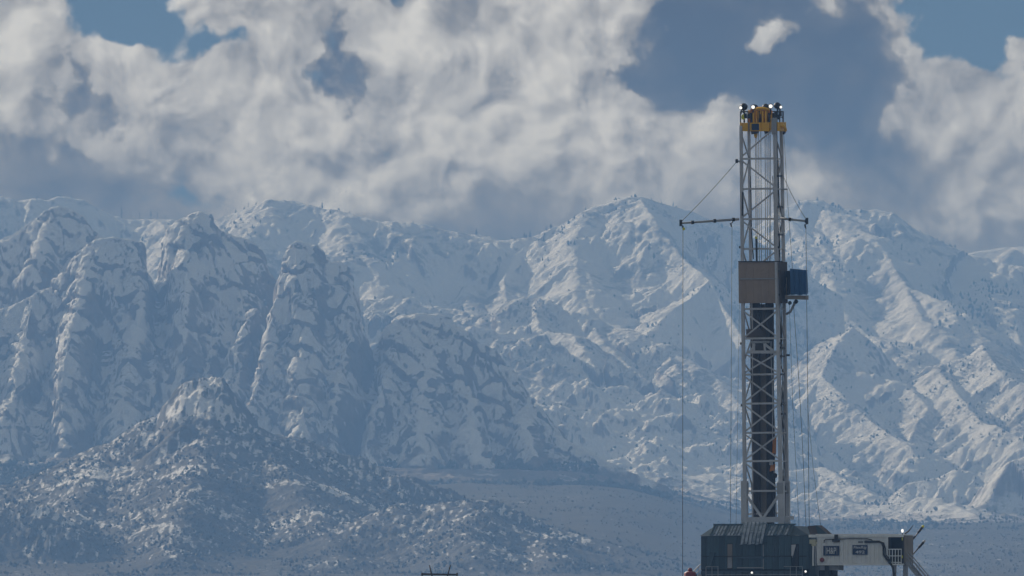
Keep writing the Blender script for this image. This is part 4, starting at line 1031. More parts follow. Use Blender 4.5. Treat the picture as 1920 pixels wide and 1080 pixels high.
build('entrance_shade', hexa(nb(), [P(1472, 553, -.2), P(1481.5, 553, -1.0), P(1483, 552, 1.3), P(1474, 552, 1.5), P(1472.5, 509, -.2), P(1481, 508, -1.0), P(1483, 507, 1.3), P(1474, 508, 1.5)]), M_dark, cab)  # solid near-black block; the shade inside the cabin is its colour
build('rear_tarp', hexa(nb(), [P(1483, 553, 1.25), P(1515, 551, .95), P(1515, 551, 1.0), P(1483, 553, 1.3), P(1483, 505, 1.25), P(1513, 508, .95), P(1513, 508, 1.0), P(1483, 505, 1.3)]), M_tarp, cab)
build('knee_strut', tube(nb(), [P(1474.5, 589, .6), P(1482, 584.5, .3), P(1492.5, 564, .2)], .13, 7), M_white_dim, cab, True)
build('strut_joint', lathe(nb(), P(1492.5, 565.5, .1), (0, 1, 0), [(-.15, .22), (.15, .22)], 10), M_black, cab)
for k, (u_, v_) in enumerate(((1475.5, 520), (1475, 532), (1476, 540))): build('guard_post', bar(nb(), P(u_, v_, -.4), P(u_+.5, 553, -.4), .12), M_tan, cab)
build('roller', lathe(nb(), P(1481, 568, -.2), (0, 1, 0), [(-.12, .2), (.12, .2)], 10), M_black, cab)
build('hanger_bracket', bar(nb(), lg('br', 548)+EX*.1, P(1476, 538, -.2), .3), M_tan, cab)

# ------------------------------------------------------------------ ropes
def rope(u0, v0, d0, u1, v1, d1, label, sag=0.0, r=0.03, mids=()):
    a_, b_ = P(u0, v0, d0), P(u1, v1, d1); r *= 0.75
    pts = [a_]+[P(*m_) for m_ in mids]+[b_]
    if not mids and sag:
        pts = [a_.lerp(b_, t)-EZ*sag*4*t*(1-t) for t in np.linspace(0, 1, 9)]
    return tag(build('hoist_cable', tube(nb(), pts, r, 5), M_cable, None, True), label, 'cable', 'cables strung on the rig')
GRD = 1190
rope(1280.5, 430, -1.5, 1279.8, GRD, -1.5, 'thin dark cable hanging straight down from the long arm tip', r=.04)
rope(1372.5, 425, -.2, 1368.5, GRD, -.2, 'thin cable hanging from the pulley on the long arm beside the mast', r=.032)
rope(1386.5, 560, -.2, 1377, GRD, -.2, 'faint slack cable just off the left legs of the mast', r=.022)
rope(1276.5, 416.5, -1.5, 1381.5, 303, -.2, 'diagonal stay cable rising from the long arm tip to the mast', r=.04, sag=.15)
rope(1512.5, 412.5, .5, 1467.5, 328, .8, 'diagonal stay cable rising from the short arm tip to the mast', r=.035, sag=.25)
rope(1511, 427, .5, 1517.5, 1000, .5, 'cable hanging from the short arm tip past the blue cabin', r=.04)
rope(1470, 254, .4, 1486, 506, .4, 'slim line dropping from the crown hook to the blue cabin', r=.028, mids=((1477, 380, .4),))
rope(1487.5, 566, .2, 1512, 1000, .2, 'outer of two lines slanting down from below the cabin', r=.034, mids=((1497, 700, .2), (1504, 820, .2)))
rope(1480, 570, .2, 1499, 1000, .2, 'inner of two lines slanting down from below the cabin', r=.026, mids=((1486, 750, .2),))
rope(1514, 760, .8, 1541, 1003, .8, 'line slanting down to the dark hopper beside the mast', r=.024, mids=((1525, 880, .8),))

# ------------------------------------------------------------------ racked drill pipe and top drive
pm = None
def pipe_at(u, dy, vt):
    global pm
    a_ = P(u+1.2, 984, dy); b_ = P(u, vt, dy)
    if pm is None:
        o = build('drill_pipe', tube(nb(), [Vector((0, 0, 0)), Vector((0, 0, 1))], .085, 8), M_pipe, None, True); pm = o.data
    else:
        o = bpy.data.objects.new('drill_pipe', pm); C.objects.link(o)
    d = b_-a_; o.location = a_; o.rotation_mode = 'QUATERNION'; o.rotation_quaternion = d.to_track_quat('Z', 'Y'); o.scale = (1, 1, d.length)
    return tag(o, 'dark steel drill pipe standing racked inside the mast', 'drill pipe', 'drill pipes racked in the mast')
for k in range(5):
    for j in range(3):
        pipe_at(1412.5+k*2.55+j*.9, .5+j*.45, 566+2*j)
        pipe_at(1437.6+k*2.55+j*.9, .2+j*.45, 566+2*j)
td = empty('top_drive', P(1446, 880, .2), 'orange top drive hanging among the pipes low in the mast', 'top drive')
build('motor_housing', hexa(nb(), [P(1448, 852, -.1), P(1455, 852, -.1), P(1455, 852, .5), P(1448, 852, .5), P(1449, 822, -.1), P(1456, 818, -.1), P(1456, 818, .5), P(1449, 822, .5)]), M_orange, td)
build('lower_housing', hexa(nb(), [P(1443, 884, -.2), P(1452, 882, -.2), P(1452, 882, .4), P(1443, 884, .4), P(1445, 871, -.2), P(1454, 870, -.2), P(1454, 870, .4), P(1445, 871, .4)]), M_orange, td)
build('link', bar(nb(), P(1450, 872, -.1), P(1452, 850, -.1), .18), M_black, td)
build('handling_head', lathe(nb(), P(1452.5, 892, -.35), (0, 1, 0), [(-.1, .28), (.2, .28)], 12), M_black, td)
build('drive_stem', bar(nb(), P(1452.5, 972, -.1), P(1452, 888, -.1), .16), M_black, td)
build('drive_rope', tube(nb(), [P(1452, 818, .2), P(1440, 648, .6)], .05, 6), M_cable, td)
build('stop_plate', bar(nb(), P(1446, 872, -.5), P(1446, 862, -.5), .3), M_white, td)

# ------------------------------------------------------------------ rig floor shelter (slate blue, hipped sheet roof)
sh = empty('rig_floor_shelter', R3(0, -4, 0), 'slate blue clad shelter with frosted hipped roof at the mast foot', 'shelter')
YF = -5.0
ZE, ZR_, ZF = ZV(1006), ZV(985.5), ZV(1068)
XL, XR = LX(1313, YF), LX(1512, YF)
YR_ = YF+1.75                                          # ridge line stands back from the front wall
XRL, XRR = LX(1339, YR_), LX(1487, YR_)
# front wall: cladding sheets side by side with gaps whose shade is painted on the core behind
npan = 18
hole0, hole1 = LX(1480, YF), LX(1494, YF)
door0, door1 = LX(1361.5, YF), LX(1371.5, YF)
build('wall_core', rbox(nb(), XL+.05, XR-.05, YF+.10, YF+.2, ZF-.2, ZE-.02), M_dark, sh)  # near-black core: shade of the panel gaps put into its colour
for k in range(npan):
    x0_, x1_ = XL+(XR-XL)*k/npan+.015, XL+(XR-XL)*(k+1)/npan-.015
    segs = [(x0_, x1_)]
    for (c0, c1) in ((hole0, hole1), (door0, door1)):
        ns_ = []
        for (p0, p1) in segs:
            if p1 <= c0 or p0 >= c1: ns_.append((p0, p1)); continue
            if c0-p0 > .04: ns_.append((p0, c0))
            if p1-c1 > .04: ns_.append((c1, p1))
        segs = ns_
    for (p0, p1) in segs:
        bm = nb(); rbox(bm, p0, p1, YF+.02, YF+.07, ZF, ZE)
        for t in (.3, .7): rbox(bm, p0+(p1-p0)*t-.03, p0+(p1-p0)*t+.03, YF-.03, YF+.03, ZF, ZE-.005)
        build('wall_panel', bm, M_teal if k % 3 else M_teal2, sh)
# panel over the openings
build('wall_panel', rbox(nb(), hole0, hole1, YF+.02, YF+.07, ZV(1021), ZE), M_teal, sh)
build('wall_panel', rbox(nb(), door0, door1, YF+.02, YF+.07, ZV(1020), ZE), M_teal, sh)
dr = build('door', rbox(nb(), door0+.03, door1-.03, YF-.02, YF+.06, ZF+.1, ZV(1021)), M_tan, sh)
build('kick_plate', rbox(nb(), door0+.06, door1-.06, YF-.04, YF-.021, ZF+.15, ZV(1046)), M_white_dim, dr)
op = build('doorway_shade', rbox(nb(), hole0+.02, hole1-.02, YF+.08, YF+.095, ZF, ZV(1021)), M_dark, sh)  # near-black sheet across the doorway, painted as the shade within
build('white_jamb', hexa(nb(), [R3(hole0, YF-.03, ZV(1044)), R3(hole0+.15, YF-.03, ZV(1046)), R3(hole0+.15, YF+.05, ZV(1046)), R3(hole0, YF+.05, ZV(1044)),
                               R3(hole0, YF-.03, ZV(1022.5)), R3(hole0+.5, YF-.03, ZV(1022)), R3(hole0+.5, YF+.05, ZV(1022)), R3(hole0, YF+.05, ZV(1022.5))]), M_white, op)
build('hanging_sheet', hexa(nb(), [R3(hole1-.45, YF-.1, ZV(1062)), R3(hole1-.05, YF-.1, ZV(1063)), R3(hole1-.05, YF, ZV(1063)), R3(hole1-.45, YF, ZV(1062)),
                               R3(hole1-.25, YF-.1, ZV(1026)), R3(hole1, YF-.1, ZV(1024)), R3(hole1, YF, ZV(1024)), R3(hole1-.25, YF, ZV(1026))]), M_black, op)
# end walls and back
YB = YF+8.0
for xx, nm in ((XL, 'l'), (XR, 'r')):
    for k in range(6):
        ya, yb = YF+.2+(YB-YF-.3)*k/6+.015, YF+.2+(YB-YF-.3)*(k+1)/6-.015
        build('wall_panel', rbox(nb(), xx-.06, xx, ya, yb, ZF-.1, ZE-.02), M_teal2, sh)
build('rear_wall', rbox(nb(), XL, XR, YB, YB+.08, ZF-.1, ZE), M_teal2, sh)
# roof: standing seam sheets on the front slope, plain hips
rf = build('roof', hexa(nb(), [R3(XL-.1, YF-.1, ZE+.02), R3(XR+.1, YF-.1, ZE+.02), R3(XR+.1, YB+.1, ZE+.02), R3(XL-.1, YB+.1, ZE+.02), R3(XRL, YR_, ZR_-.08), R3(XRR, YR_, ZR_-.08), R3(XRR, YB-1.75, ZR_-.08), R3(XRL, YB-1.75, ZR_-.08)]), M_teal2, sh)
ns = 24
for k in range(ns):
    t0, t1 = k/ns+.0012, (k+1)/ns-.0012
    top0, top1 = R3(XRL, YR_, ZR_), R3(XRR, YR_, ZR_); e0, e1 = R3(XRL, YF-.12, ZE+.06), R3(XRR, YF-.12, ZE+.06)
    a_, b_, c_, d_ = e0.lerp(e1, t0), e0.lerp(e1, t1), top0.lerp(top1, t1), top0.lerp(top1, t0)
    up_ = EZ*.04
    bm = hexa(nb(), [a_, b_, c_, d_, a_+up_, b_+up_, c_+up_, d_+up_])
    build('roof_sheet', bm, M_roof if k not in (0, 4, 16, 19, 21, 23) else M_teal, rf)
    s0_, s1_ = a_.lerp(b_, .24), d_.lerp(c_, .24); u3 = EZ*.16
    build('seam', hexa(nb(), [a_+up_*1.05, s0_+up_*1.05, s1_+up_*1.05, d_+up_*1.05, a_+u3, s0_+u3, s1_+u3, d_+u3]), M_teal2, rf)
# the middle bay's canopy sheets run on past the eaves
for k in range(6):
    x0_, x1_ = LX(1384.5+k*7.0, YF-.8), LX(1384.5+(k+1)*7.0, YF-.8)-.04
    xt0, xt1 = LX(1393+k*7.2, YR_), LX(1393+(k+1)*7.2, YR_)-.04
    drop = ZV(1022)+(.07 if k % 2 else 0)
    xm0, xm1 = LX(1388+k*7.1, YF-.25), LX(1388+(k+1)*7.1, YF-.25)-.04
    tp = [R3(xt0, YR_-.05, ZR_+.22), R3(xt1, YR_-.05, ZR_+.22)]; md = [R3(xm0, YF-.3, ZE+.22), R3(xm1, YF-.3, ZE+.22)]; lo_ = [R3(x0_, YF-.8, drop), R3(x1_, YF-.8, drop)]
    bm = nb()
    for (p_, q_2) in ((md, tp), (lo_, md)):
        c4 = [p_[0], p_[1], q_2[1], q_2[0]]; hexa(bm, c4+[v_+EZ*.05 for v_ in c4])
    build('canopy_sheet', bm, M_roof, rf)
    bm = nb()
    for (p_, q_2) in ((md, tp), (lo_, md)):
        c4 = [p_[0], p_[0].lerp(p_[1], .22), q_2[0].lerp(q_2[1], .22), q_2[0]]; hexa(bm, [v_+EZ*.055-EY*.01 for v_ in c4]+[v_+EZ*.15-EY*.06 for v_ in c4])
    build('seam', bm, M_teal2, rf)
build('ridge_cap', bar(nb(), R3(XRL-.1, YR_, ZR_+.07), R3(XRR+.1, YR_, ZR_+.07), .18, .3), M_teal, rf)
# lower wall band, beams and openings under the cladding
build('floor_beam', rbox(nb(), XL, XR, YF-.1, YF+.2, ZF-.45, ZF-.15), M_teal2, sh)
build('girder', rbox(nb(), LX(1380, YF), LX(1430, YF), YF-.15, YF+.05, ZV(1048), ZV(1044)), M_teal2, sh)
build('rail_band', rbox(nb(), XL+.2, XR-.2, YF-.09, YF-.04, ZV(1044.5), ZV(1043)), M_black, sh)
build('window_frame', rbox(nb(), LX(1380, YF), LX(1428, YF), YF-.06, YF-.035, ZV(1066), ZV(1064)), M_white_dim, sh)
build('corner_post', rbox(nb(), LX(1428, YF), LX(1429.5, YF), YF-.1, YF-.035, ZV(1068), ZV(1022)), M_white_dim, sh)
build('right_lean_panel', hexa(nb(), [R3(XR, YF+.1, ZV(1085)), R3(XR+.75, YF+.3, ZV(1085)), R3(XR+.75, YF+2, ZV(1085)), R3(XR, YF+2, ZV(1085)), R3(XR, YF+.1, ZE), R3(XR+.2, YF+.3, ZE-.2), R3(XR+.2, YF+2, ZE-.2), R3(XR, YF+2, ZE)]), M_teal2, sh)
for (u_, v_) in ((1407, 1074.3), (1506, 1072.3)):
    lp = build('bulkhead_lamp', lathe(nb(), R3(LX(u_, YF-.5), YF-.5, ZV(v_)), (0, -1, 0), [(-.2, .12), (0, .2)], 12), M_black, sh, True)
    build('lens', lathe(nb(), R3(LX(u_, YF-.5), YF-.5, ZV(v_)), (0, -1, 0), [(0.005, .11), (.05, .10), (.08, .05)], 12), M_lamp, lp, True)

# ------------------------------------------------------------------ substructure below the floor
sub = empty('rig_substructure', R3(0, 0, 0), 'dark steel substructure legs and beams below the blue shelter', 'substructure')
for x_ in np.linspace(XL+.3, XR-.3, 6):
    for y_ in (YF+.3, YF+4, YB-.3):
        build('column', bar(nb(), R3(x_, y_, 0), R3(x_, y_, ZF-.45), .45), M_teal2, sub)
for y_ in (YF+.3, YF+4, YB-.3):
    build('beam', rbox(nb(), XL, XR, y_-.3, y_+.3, ZF-.9, ZF-.46), M_teal2, sub)
    build('skid', rbox(nb(), XL-.5, XR+.5, y_-.5, y_+.5, 0.0, .5), M_black, sub)
build('floor_deck', rbox(nb(), XL, XR, YF+.21, YB, ZF-.4, ZF-.2), M_black, sub)
build('underfloor_shade', rbox(nb(), XL+.4, XR-.4, YF+1.2, YF+1.3, 0.6, ZF-.95), M_dark, sub)  # added near-black sheet; shade below the floor put into its colour
for k, u_ in enumerate(np.linspace(1322, 1500, 17)):
    build('baluster', bar(nb(), R3(LX(u_, YF-.8), YF-.8, ZV(1090)), R3(LX(u_, YF-.8), YF-.8, ZV(1063 if k < 3 or k > 13 else 1072)), .06), M_white_dim if k < 3 or k > 13 else M_black, sub)
for (ua, ub, v_) in ((1322, 1345, 1063), (1466, 1500, 1063), (1322, 1500, 1078)):
    build('handrail', bar(nb(), R3(LX(ua, YF-.8), YF-.8, ZV(v_)), R3(LX(ub, YF-.8), YF-.8, ZV(v_)), .06), M_white_dim, sub)
build('walkway', rbox(nb(), XL, XR, YF-1.0, YF-.1, ZV(1092), ZV(1090)), M_black, sub)
build('ladder_chute', hexa(nb(), [R3(LX(1325, YF-.4), YF-.5, ZV(1068)), R3(LX(1330, YF-.4), YF-.5, ZV(1068)), R3(LX(1330, YF-.4), YF-.2, ZV(1068)), R3(LX(1325, YF-.4), YF-.2, ZV(1068)),
      R3(LX(1329, YF-.4), YF-.5, ZV(1036)), R3(LX(1339, YF-.4), YF-.5, ZV(1036)), R3(LX(1339, YF-.4), YF-.2, ZV(1036)), R3(LX(1329, YF-.4), YF-.2, ZV(1036))]), M_teal2, sub)

# ------------------------------------------------------------------ stairs
def stair(name, top, bot, width_dir, w, label, mat, nstep):
    st = empty(name, bot, label, 'stairs')
    for s_ in (0, 1): build('stringer', bar(nb(), top+width_dir*w*s_, bot+width_dir*w*s_, .28, .1), mat, st)
    for k in range(nstep):
        p = top.lerp(bot, (k+.5)/nstep); a_ = p+width_dir*.06; b_ = p+width_dir*(w-.06)
        build('tread', bar(nb(), a_, b_, .26, .05), M_white_dim, st)
    for s_ in (0, 1):
        h_ = EZ*1.05; build('handrail', tube(nb(), [top+width_dir*w*s_+h_, bot+width_dir*w*s_+h_], .05, 6), mat, st)
        build('mid_rail', tube(nb(), [top+width_dir*w*s_+h_*.55, bot+width_dir*w*s_+h_*.55], .035, 6), mat, st)
        for t in np.linspace(.03, .97, 8):
            p = top.lerp(bot, t)+width_dir*w*s_; build('rail_post', bar(nb(), p, p+h_, .05), mat, st)
    return st
stair('floor_stair', P(1314, 1077, -3.5), Vector((P(1314, 1077, -3.5).x-6.4, P(0, 0, -3.5).y, .05)), Vector((0, 1, 0)), 1.0, 'steel stair with twin handrails descending left of the blue shelter', M_white_dim, 24)

# ------------------------------------------------------------------ red tank
tk = empty('red_tank', Vector((P(1290.5, 1080, -9).x, DR-9, 0)), 'red upright tank with a small snow dusted cap left of the shelter', 'tank')
tz = P(1290, 1073.5, -9).z; tb = Vector((P(1290.5, 0, 0).x, DR-9, 0))
build('body', lathe(nb(), tb, EZ, [(0, .62), (tz-.1, .62), (tz, .58), (tz+.1, .42), (tz+.14, .2)], 20), M_red, tk, True)
build('cap', lathe(nb(), tb+EZ*(tz+.1), EZ, [(0, .24), (.22, .22), (.34, .16), (.38, .05)], 14), M_red, tk, True)
build('snow_patch', lathe(nb(), tb+Vector((-.28, -.12, tz+.0)), Vector((-.25, -.1, 1)), [(0, .30), (.09, .24), (.13, .1)], 12), M_snow, tk, True)
build('side_pipe', tube(nb(), [tb+Vector((.55, -.2, 0)), tb+Vector((.6, -.2, tz-.2)), tb+Vector((.3, -.2, tz+.02))], .09, 8), M_black, tk, True)

# ------------------------------------------------------------------ pale walkway house
YH = -7.0
hs = empty('walkway_house', R3(7, -5, 0), 'pale corrugated steel walkway house on posts right of the blue shelter', 'walkway house')
HX0, HX1, HXO = LX(1527, YH), LX(1684.5, YH), LX(1656, YH)
HZ0, HZ1, HYB = ZV(1058), ZV(1006), YH+3.9
npn = 16
for k in range(npn):
    x0_, x1_ = HX0+(HXO-HX0)*k/npn+.012, HX0+(HXO-HX0)*(k+1)/npn-.012
    bm = nb(); rbox(bm, x0_, x1_, YH, YH+.06, HZ0, HZ1-.18)
    for t in (.25, .75): rbox(bm, x0_+(x1_-x0_)*t-.04, x0_+(x1_-x0_)*t+.04, YH-.04, YH+.01, HZ0+.05, HZ1-.35)
    build('wall_panel', bm, M_house, hs)
build('wall_core', rbox(nb(), HX0, HXO, YH+.07, YH+.15, HZ0, HZ1), M_house, hs)
build('top_beam', rbox(nb(), HX0-.8, HX1, YH-.07, YH+.069, HZ1-.17, HZ1+.02), M_house, hs)
build('bottom_beam', rbox(nb(), HX0, HX1, YH-.06, YH+.069, HZ0-.16, HZ0-.01), M_house, hs)
build('rear_wall', rbox(nb(), HX0, HX1, HYB-.1, HYB, HZ0, HZ1), M_house, hs)
build('floor_slab', rbox(nb(), HX0, HX1, YH+.07, HYB-.1, HZ0-.15, HZ0-.02), M_white_dim, hs)
hr = build('roof', rbox(nb(), HX0-.6, HX1+.05, YH-.05, HYB+.05, HZ1+.021, HZ1+.09), M_house, hs)
build('roof_snow', rbox(nb(), HX0-.2, HX1-.5, YH-.04, HYB, HZ1+.091, HZ1+.16), M_snow, hr)
build('left_end_wall', rbox(nb(), HX0-.08, HX0-.001, YH+.07, HYB, HZ0, HZ1-.2), M_house, hs)
# doorway bay with railing
bay = build('bay_shade', rbox(nb(), HXO+.02, HX1-.05, YH+1.0, YH+1.1, HZ0, HZ1-.05), M_dark, hs)  # near-black back sheet: the bay's inner shade is painted on
build('bay_side', rbox(nb(), HXO, HXO+.06, YH, YH+1.0, HZ0, HZ1-.05), M_wind_dk, bay)
build('bay_post', rbox(nb(), HXO-.12, HXO+.02, YH-.03, YH+.066, HZ0, HZ1-.175), M_house, bay)
build('bay_post', rbox(nb(), HX1-.18, HX1-.02, YH-.03, YH+.2, HZ0, HZ1-.175), M_black, bay)
zr = ZV(1031.5)
for k in range(5):
    x_ = HXO+.15+(HX1-.25-HXO-.15)*k/4; build('rail_post', rbox(nb(), x_-.035, x_+.035, YH-.02, YH+.05, HZ0, zr), M_house, bay)
for z_ in (zr, (zr+HZ0)/2+.05, HZ0+.12): build('rail', rbox(nb(), HXO+.05, HX1-.19, YH-.05, YH-.021, z_-.045, z_+.045), M_house, bay)
for v_ in (1012, 1045): build('lime_marker', rbox(nb(), HX1-.17, HX1-.07, YH-.08, YH-.031, ZV(v_+3), ZV(v_-2)), M_lime, bay)
# tan end wall
for k in range(3):
    ya, yb = YH+.2+(HYB-YH-.3)*k/3+.012, YH+.2+(HYB-YH-.3)*(k+1)/3-.012
    build('end_panel', rbox(nb(), HX1-.04, HX1+.04, ya, yb, HZ0-.05, HZ1+.0), M_tan, hs)
# conduits, pipe run and lamp
def hp(u, v, dy=-.12): return R3(LX(u, YH+dy), YH+dy, ZV(v))
build('conduit', tube(nb(), [hp(1539, 1019), hp(1539, 1015), hp(1542, 1013), hp(1562, 1012.5), hp(1590, 1011.5), hp(1618, 1012), hp(1626, 1014), hp(1628, 1017)], .045, 6), M_black, hs, True)
build('junction_box', rbox(nb(), LX(1559, YH), LX(1565, YH), YH-.25, YH-.05, ZV(1017), ZV(1004)), M_black, hs)
build('junction_box', rbox(nb(), LX(1555, YH), LX(1568, YH), YH-.3, YH-.05, ZV(1017.5), ZV(1013.5)), M_black, hs)
build('vent_bar', rbox(nb(), LX(1602, YH), LX(1611, YH), YH-.12, YH-.05, ZV(1019), ZV(1017)), M_black, hs)
build('drain_pipe', tube(nb(), [hp(1613, 1018), hp(1640, 1017.5), hp(1645, 1020), hp(1647.5, 1028), hp(1648, 1042), hp(1653, 1049), hp(1660, 1058), hp(1665, 1066), hp(1667.5, 1085), hp(1667.5, 1185)], .11, 8), M_black, hs, True)
build('drain_pipe', tube(nb(), [hp(1614, 1016.7, -.2), hp(1638, 1016.5, -.2), hp(1648, 1020, -.2), hp(1651, 1030, -.2), hp(1652, 1042, -.2), hp(1658, 1050, -.2), hp(1662, 1060, -.2)], .06, 8), M_black, hs, True)
build('red_valve', lathe(nb(), hp(1535, 1051, -.1), (0, -1, 0), [(0, .2), (.12, .24), (.2, .18)], 12), M_red, hs, True)
build('cream_vent', rbox(nb(), LX(1513, YH), LX(1524, YH), YH-.2, YH+.4, ZV(1021), ZV(1013)), M_cream, hs)
build('cream_vent', rbox(nb(), LX(1517, YH), LX(1523, YH), YH-.22, YH+.3, ZV(1025), ZV(1021.2)), M_cream, hs)
for (u_, mt) in ((1519, M_house), (1524, M_white_dim)): build('downpipe', bar(nb(), hp(u_, 1062, .2), hp(u_, 1024, .2), .14), mt, hs)
for (u_, v_, r_) in ((1682.5, 996.5, .13),):
    lm = build('roof_lamp', bar(nb(), hp(u_, 1005, .1), hp(u_, 998, .1), .07), M_black, hs)
    build('globe', lathe(nb(), hp(u_, v_+2, .1), EZ, [(-.12, .06), (-.05, r_*.8), (.06, r_), (.17, r_*.8), (.23, .05)], 14), M_lamp, lm, True)
for (u0_, y_, w_) in ((1668, YH+.3, .34), (1688.5, YH+.8, .4), (1552, YH+1.5, .9), (1540, YH+3, .5), (1545, YH+.5, .4)):
    build('post', bar(nb(), R3(LX(u0_, y_), y_, 0), R3(LX(u0_, y_), y_, HZ0-.17), w_), M_white_dim if u0_ > 1600 else M_black, hs)
build('under_box', rbox(nb(), LX(1532, YH+.5), LX(1566, YH+.5), YH+.5, YH+2.5, ZV(1070), HZ0-.165), M_white_dim, hs)
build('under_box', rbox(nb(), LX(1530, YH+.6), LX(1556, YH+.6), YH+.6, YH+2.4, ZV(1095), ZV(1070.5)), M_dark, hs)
stair('house_stair', R3(LX(1690, YH+.6), YH+.6, ZV(1056)), R3(LX(1690, YH+.6)+6.5, YH+.6, .05), EY, 1.1, 'steel stair running down from the end of the pale house', M_white_dim, 24)

# dark hopper hood beside the shelter
hd = build('hopper_hood', hexa(nb(), [R3(LX(1514, YH+.5), YH+.5, ZV(1003)), R3(LX(1545, YH+.5), YH+.5, ZV(1004)), R3(LX(1557, YH+2.5), YH+2.5, ZV(1004)), R3(LX(1524, YH+2.5), YH+2.5, ZV(1003)),
                                R3(LX(1508.5, YH+.5), YH+.5, ZV(988)), R3(LX(1526, YH+.5), YH+.5, ZV(986.5)), R3(LX(1537, YH+2.5), YH+2.5, ZV(986.5)), R3(LX(1512, YH+2.5), YH+2.5, ZV(988))]), M_wind_dk)
tag(hd, 'dark brown slanted hopper hood between shelter and pale house', 'hopper')
build('hood_cheek', hexa(nb(), [R3(LX(1528, YH+.4), YH+.38, ZV(1003.5)), R3(LX(1547, YH+.4), YH+.38, ZV(1004)), R3(LX(1547, YH+.4), YH+.45, ZV(1004)), R3(LX(1528, YH+.4), YH+.45, ZV(1003.5)),
                            R3(LX(1523, YH+.4), YH+.38, ZV(987)), R3(LX(1527, YH+.4), YH+.38, ZV(986.8)), R3(LX(1527, YH+.4), YH+.45, ZV(986.8)), R3(LX(1523, YH+.4), YH+.45, ZV(987))]), M_teal2, hd)
build('hood_ledge', rbox(nb(), LX(1511, YH+.3), LX(1552, YH+.3), YH+.3, YH+2.4, ZV(1009), ZV(1004.2)), M_house, hd)
fl_ = floodlight(1540.5, 1000.3, -7.6, (0, -1, -.1), True, .14, 1006, parent=hd)

# signs
def sign(name, u0, u1, v0, v1, label, lines, frame):
    x0_, x1_ = LX(u0, YH-.1), LX(u1, YH-.1)
    t = empty(name, R3((x0_+x1_)/2, YH-.1, ZV(v1)), label, 'sign')
    build('board', rbox(nb(), x0_, x1_, YH-.12, YH-.045, ZV(v1), ZV(v0)), M_navy, t)
    if frame:
        for (a_, b_, c_, d_) in ((x0_-.04, x0_+.12, v1, v0), (x1_-.12, x1_+.04, v1, v0)): build('side_bar', rbox(nb(), a_, b_, YH-.16, YH-.121, ZV(c_), ZV(d_)), M_navy, t)
        build('pinstripe', rbox(nb(), x0_+.17, x0_+.22, YH-.135, YH-.121, ZV(v1-1), ZV(v0+1)), M_white_dim, t)
        build('pinstripe', rbox(nb(), x1_-.22, x1_-.17, YH-.135, YH-.121, ZV(v1-1), ZV(v0+1)), M_white_dim, t)
    for (txt, uc, vc, hgt, wid, shear) in lines:
        cu = bpy.data.curves.new('lettering', 'FONT'); cu.body = txt; cu.align_x = 'CENTER'; cu.align_y = 'CENTER'; cu.extrude = 0.004; cu.offset = 0.018; cu.shear = shear
        to = bpy.data.objects.new('lettering_src', cu); C.objects.link(to)
        dg = bpy.context.evaluated_depsgraph_get(); me = bpy.data.meshes.new_from_object(to.evaluated_get(dg)); bpy.data.objects.remove(to)
        co = np.array([v_.co for v_ in me.vertices]); w_, h_ = np.ptp(co[:, 0]), np.ptp(co[:, 1])
        cx, cz = LX(uc, YH-.13), ZV(vc)
        cxm, cym = (co[:, 0].max()+co[:, 0].min())/2, (co[:, 1].max()+co[:, 1].min())/2
        for v_ in me.vertices:
            v_.co = R3(cx+(v_.co.x-cxm)*wid/w_, YH-.128-v_.co.z, cz+(v_.co.y-cym)*hgt/h_)-t.location
        me.materials.append(M_sign)
        o = bpy.data.objects.new('lettering', me); C.objects.link(o); o.parent = t
    return t
px_ = SR/math.cos(YAW)
sign('logo_sign', 1538.5, 1566, 1025, 1043, 'navy sign with framed H&P letters on the pale house wall', [('H&P', 1552.3, 1034, 12*SR, 17.5*px_, 0.0)], True)
sign('number_sign', 1591, 1618.5, 1023.5, 1041.5, 'navy sign reading FlexRig 492 on the pale house wall', [('FlexRig', 1604.8, 1028.6, 6.2*SR, 24*px_, 0.15), ('492', 1604.8, 1036.6, 5.6*SR, 17*px_, 0.0)], False)

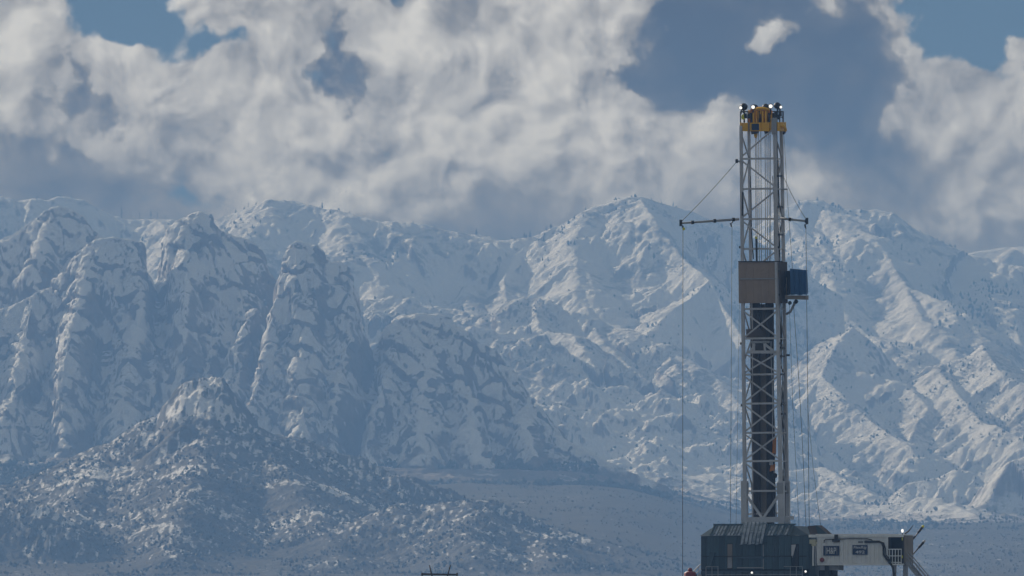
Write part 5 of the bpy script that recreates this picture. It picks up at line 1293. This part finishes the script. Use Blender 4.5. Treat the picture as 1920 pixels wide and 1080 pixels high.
# slanting lamp poles at the end of the house
def lamp_pole(pts, label, tip, lime):
    t = empty('lamp_pole', P(*pts[0]), label, 'lamp pole')
    build('pole', tube(nb(), [P(*p) for p in pts], .07, 6), M_black, t, True)
    a_, b_ = P(*pts[-2]), P(*pts[-1]); d_ = (b_-a_).normalized()
    build('lamp_tube', tube(nb(), [b_-d_*.75, b_], .13, 8), M_black, t, True)
    build('lamp_tip', lathe(nb(), b_, d_, [(0, .13), (.12, .15), (.24, .08)], 10), M_lime if lime else tip, t, True)
lamp_pole([(1706, 1045, -6), (1714, 1037, -6), (1731.5, 1016.5, -6)], 'slanting lamp with pale tip beside the house stair', M_sign, False)
lamp_pole([(1703, 1020, -6), (1714, 1009, -6), (1722, 998, -6), (1729.5, 988.5, -6)], 'slanting lamp with yellow tip above the house roof line', M_lime, True)
mp = build('whip_mast', tube(nb(), [P(1685, 1019, -7.2), P(1687, 1008, -7.2), P(1704, 995.5, -7.2), P(1712, 985, -7.2)], .16, 8, .03), M_black, None, True)
tag(mp, 'dark tapering whip mast leaning over the house roof end', 'whip mast')
build('stay', tube(nb(), [P(1700, 1016, -7), P(1709, 1010, -7), P(1716, 1005, -7)], .07, 6), M_black, mp)
build('loop', tube(nb(), [P(1660, 1003, -7), P(1664, 1001.5, -7), P(1668, 1002, -7), P(1670, 1006, -7)], .04, 6), M_black, mp)

# ------------------------------------------------------------------ power line H-frame at the bottom edge
hf = empty('power_pole', Vector((P(825, 0, -60).x, DR-60, 0)), 'dark wooden H-frame power pole with splayed tops at the bottom edge', 'power pole')
for (ut, ub) in ((805, 811), (844.5, 838)):
    build('pole', tube(nb(), [Vector((P(ub, 0, -60).x*(DR-60)/DR, DR-60, 0)), P(ub, 1084, -60), P(ut, 1059.5, -60)], .13, 8, .05), M_wood, hf, True)
build('cross_arm', bar(nb(), P(790, 1076.5, -60.2), P(858, 1077.5, -60.2), .17), M_wood, hf)
for u_ in (791.5, 857): build('insulator', lathe(nb(), P(u_, 1080, -60.2), EZ, [(0, .05), (.1, .11), (.2, .07), (.3, .11)], 10), M_pipe, hf, True)
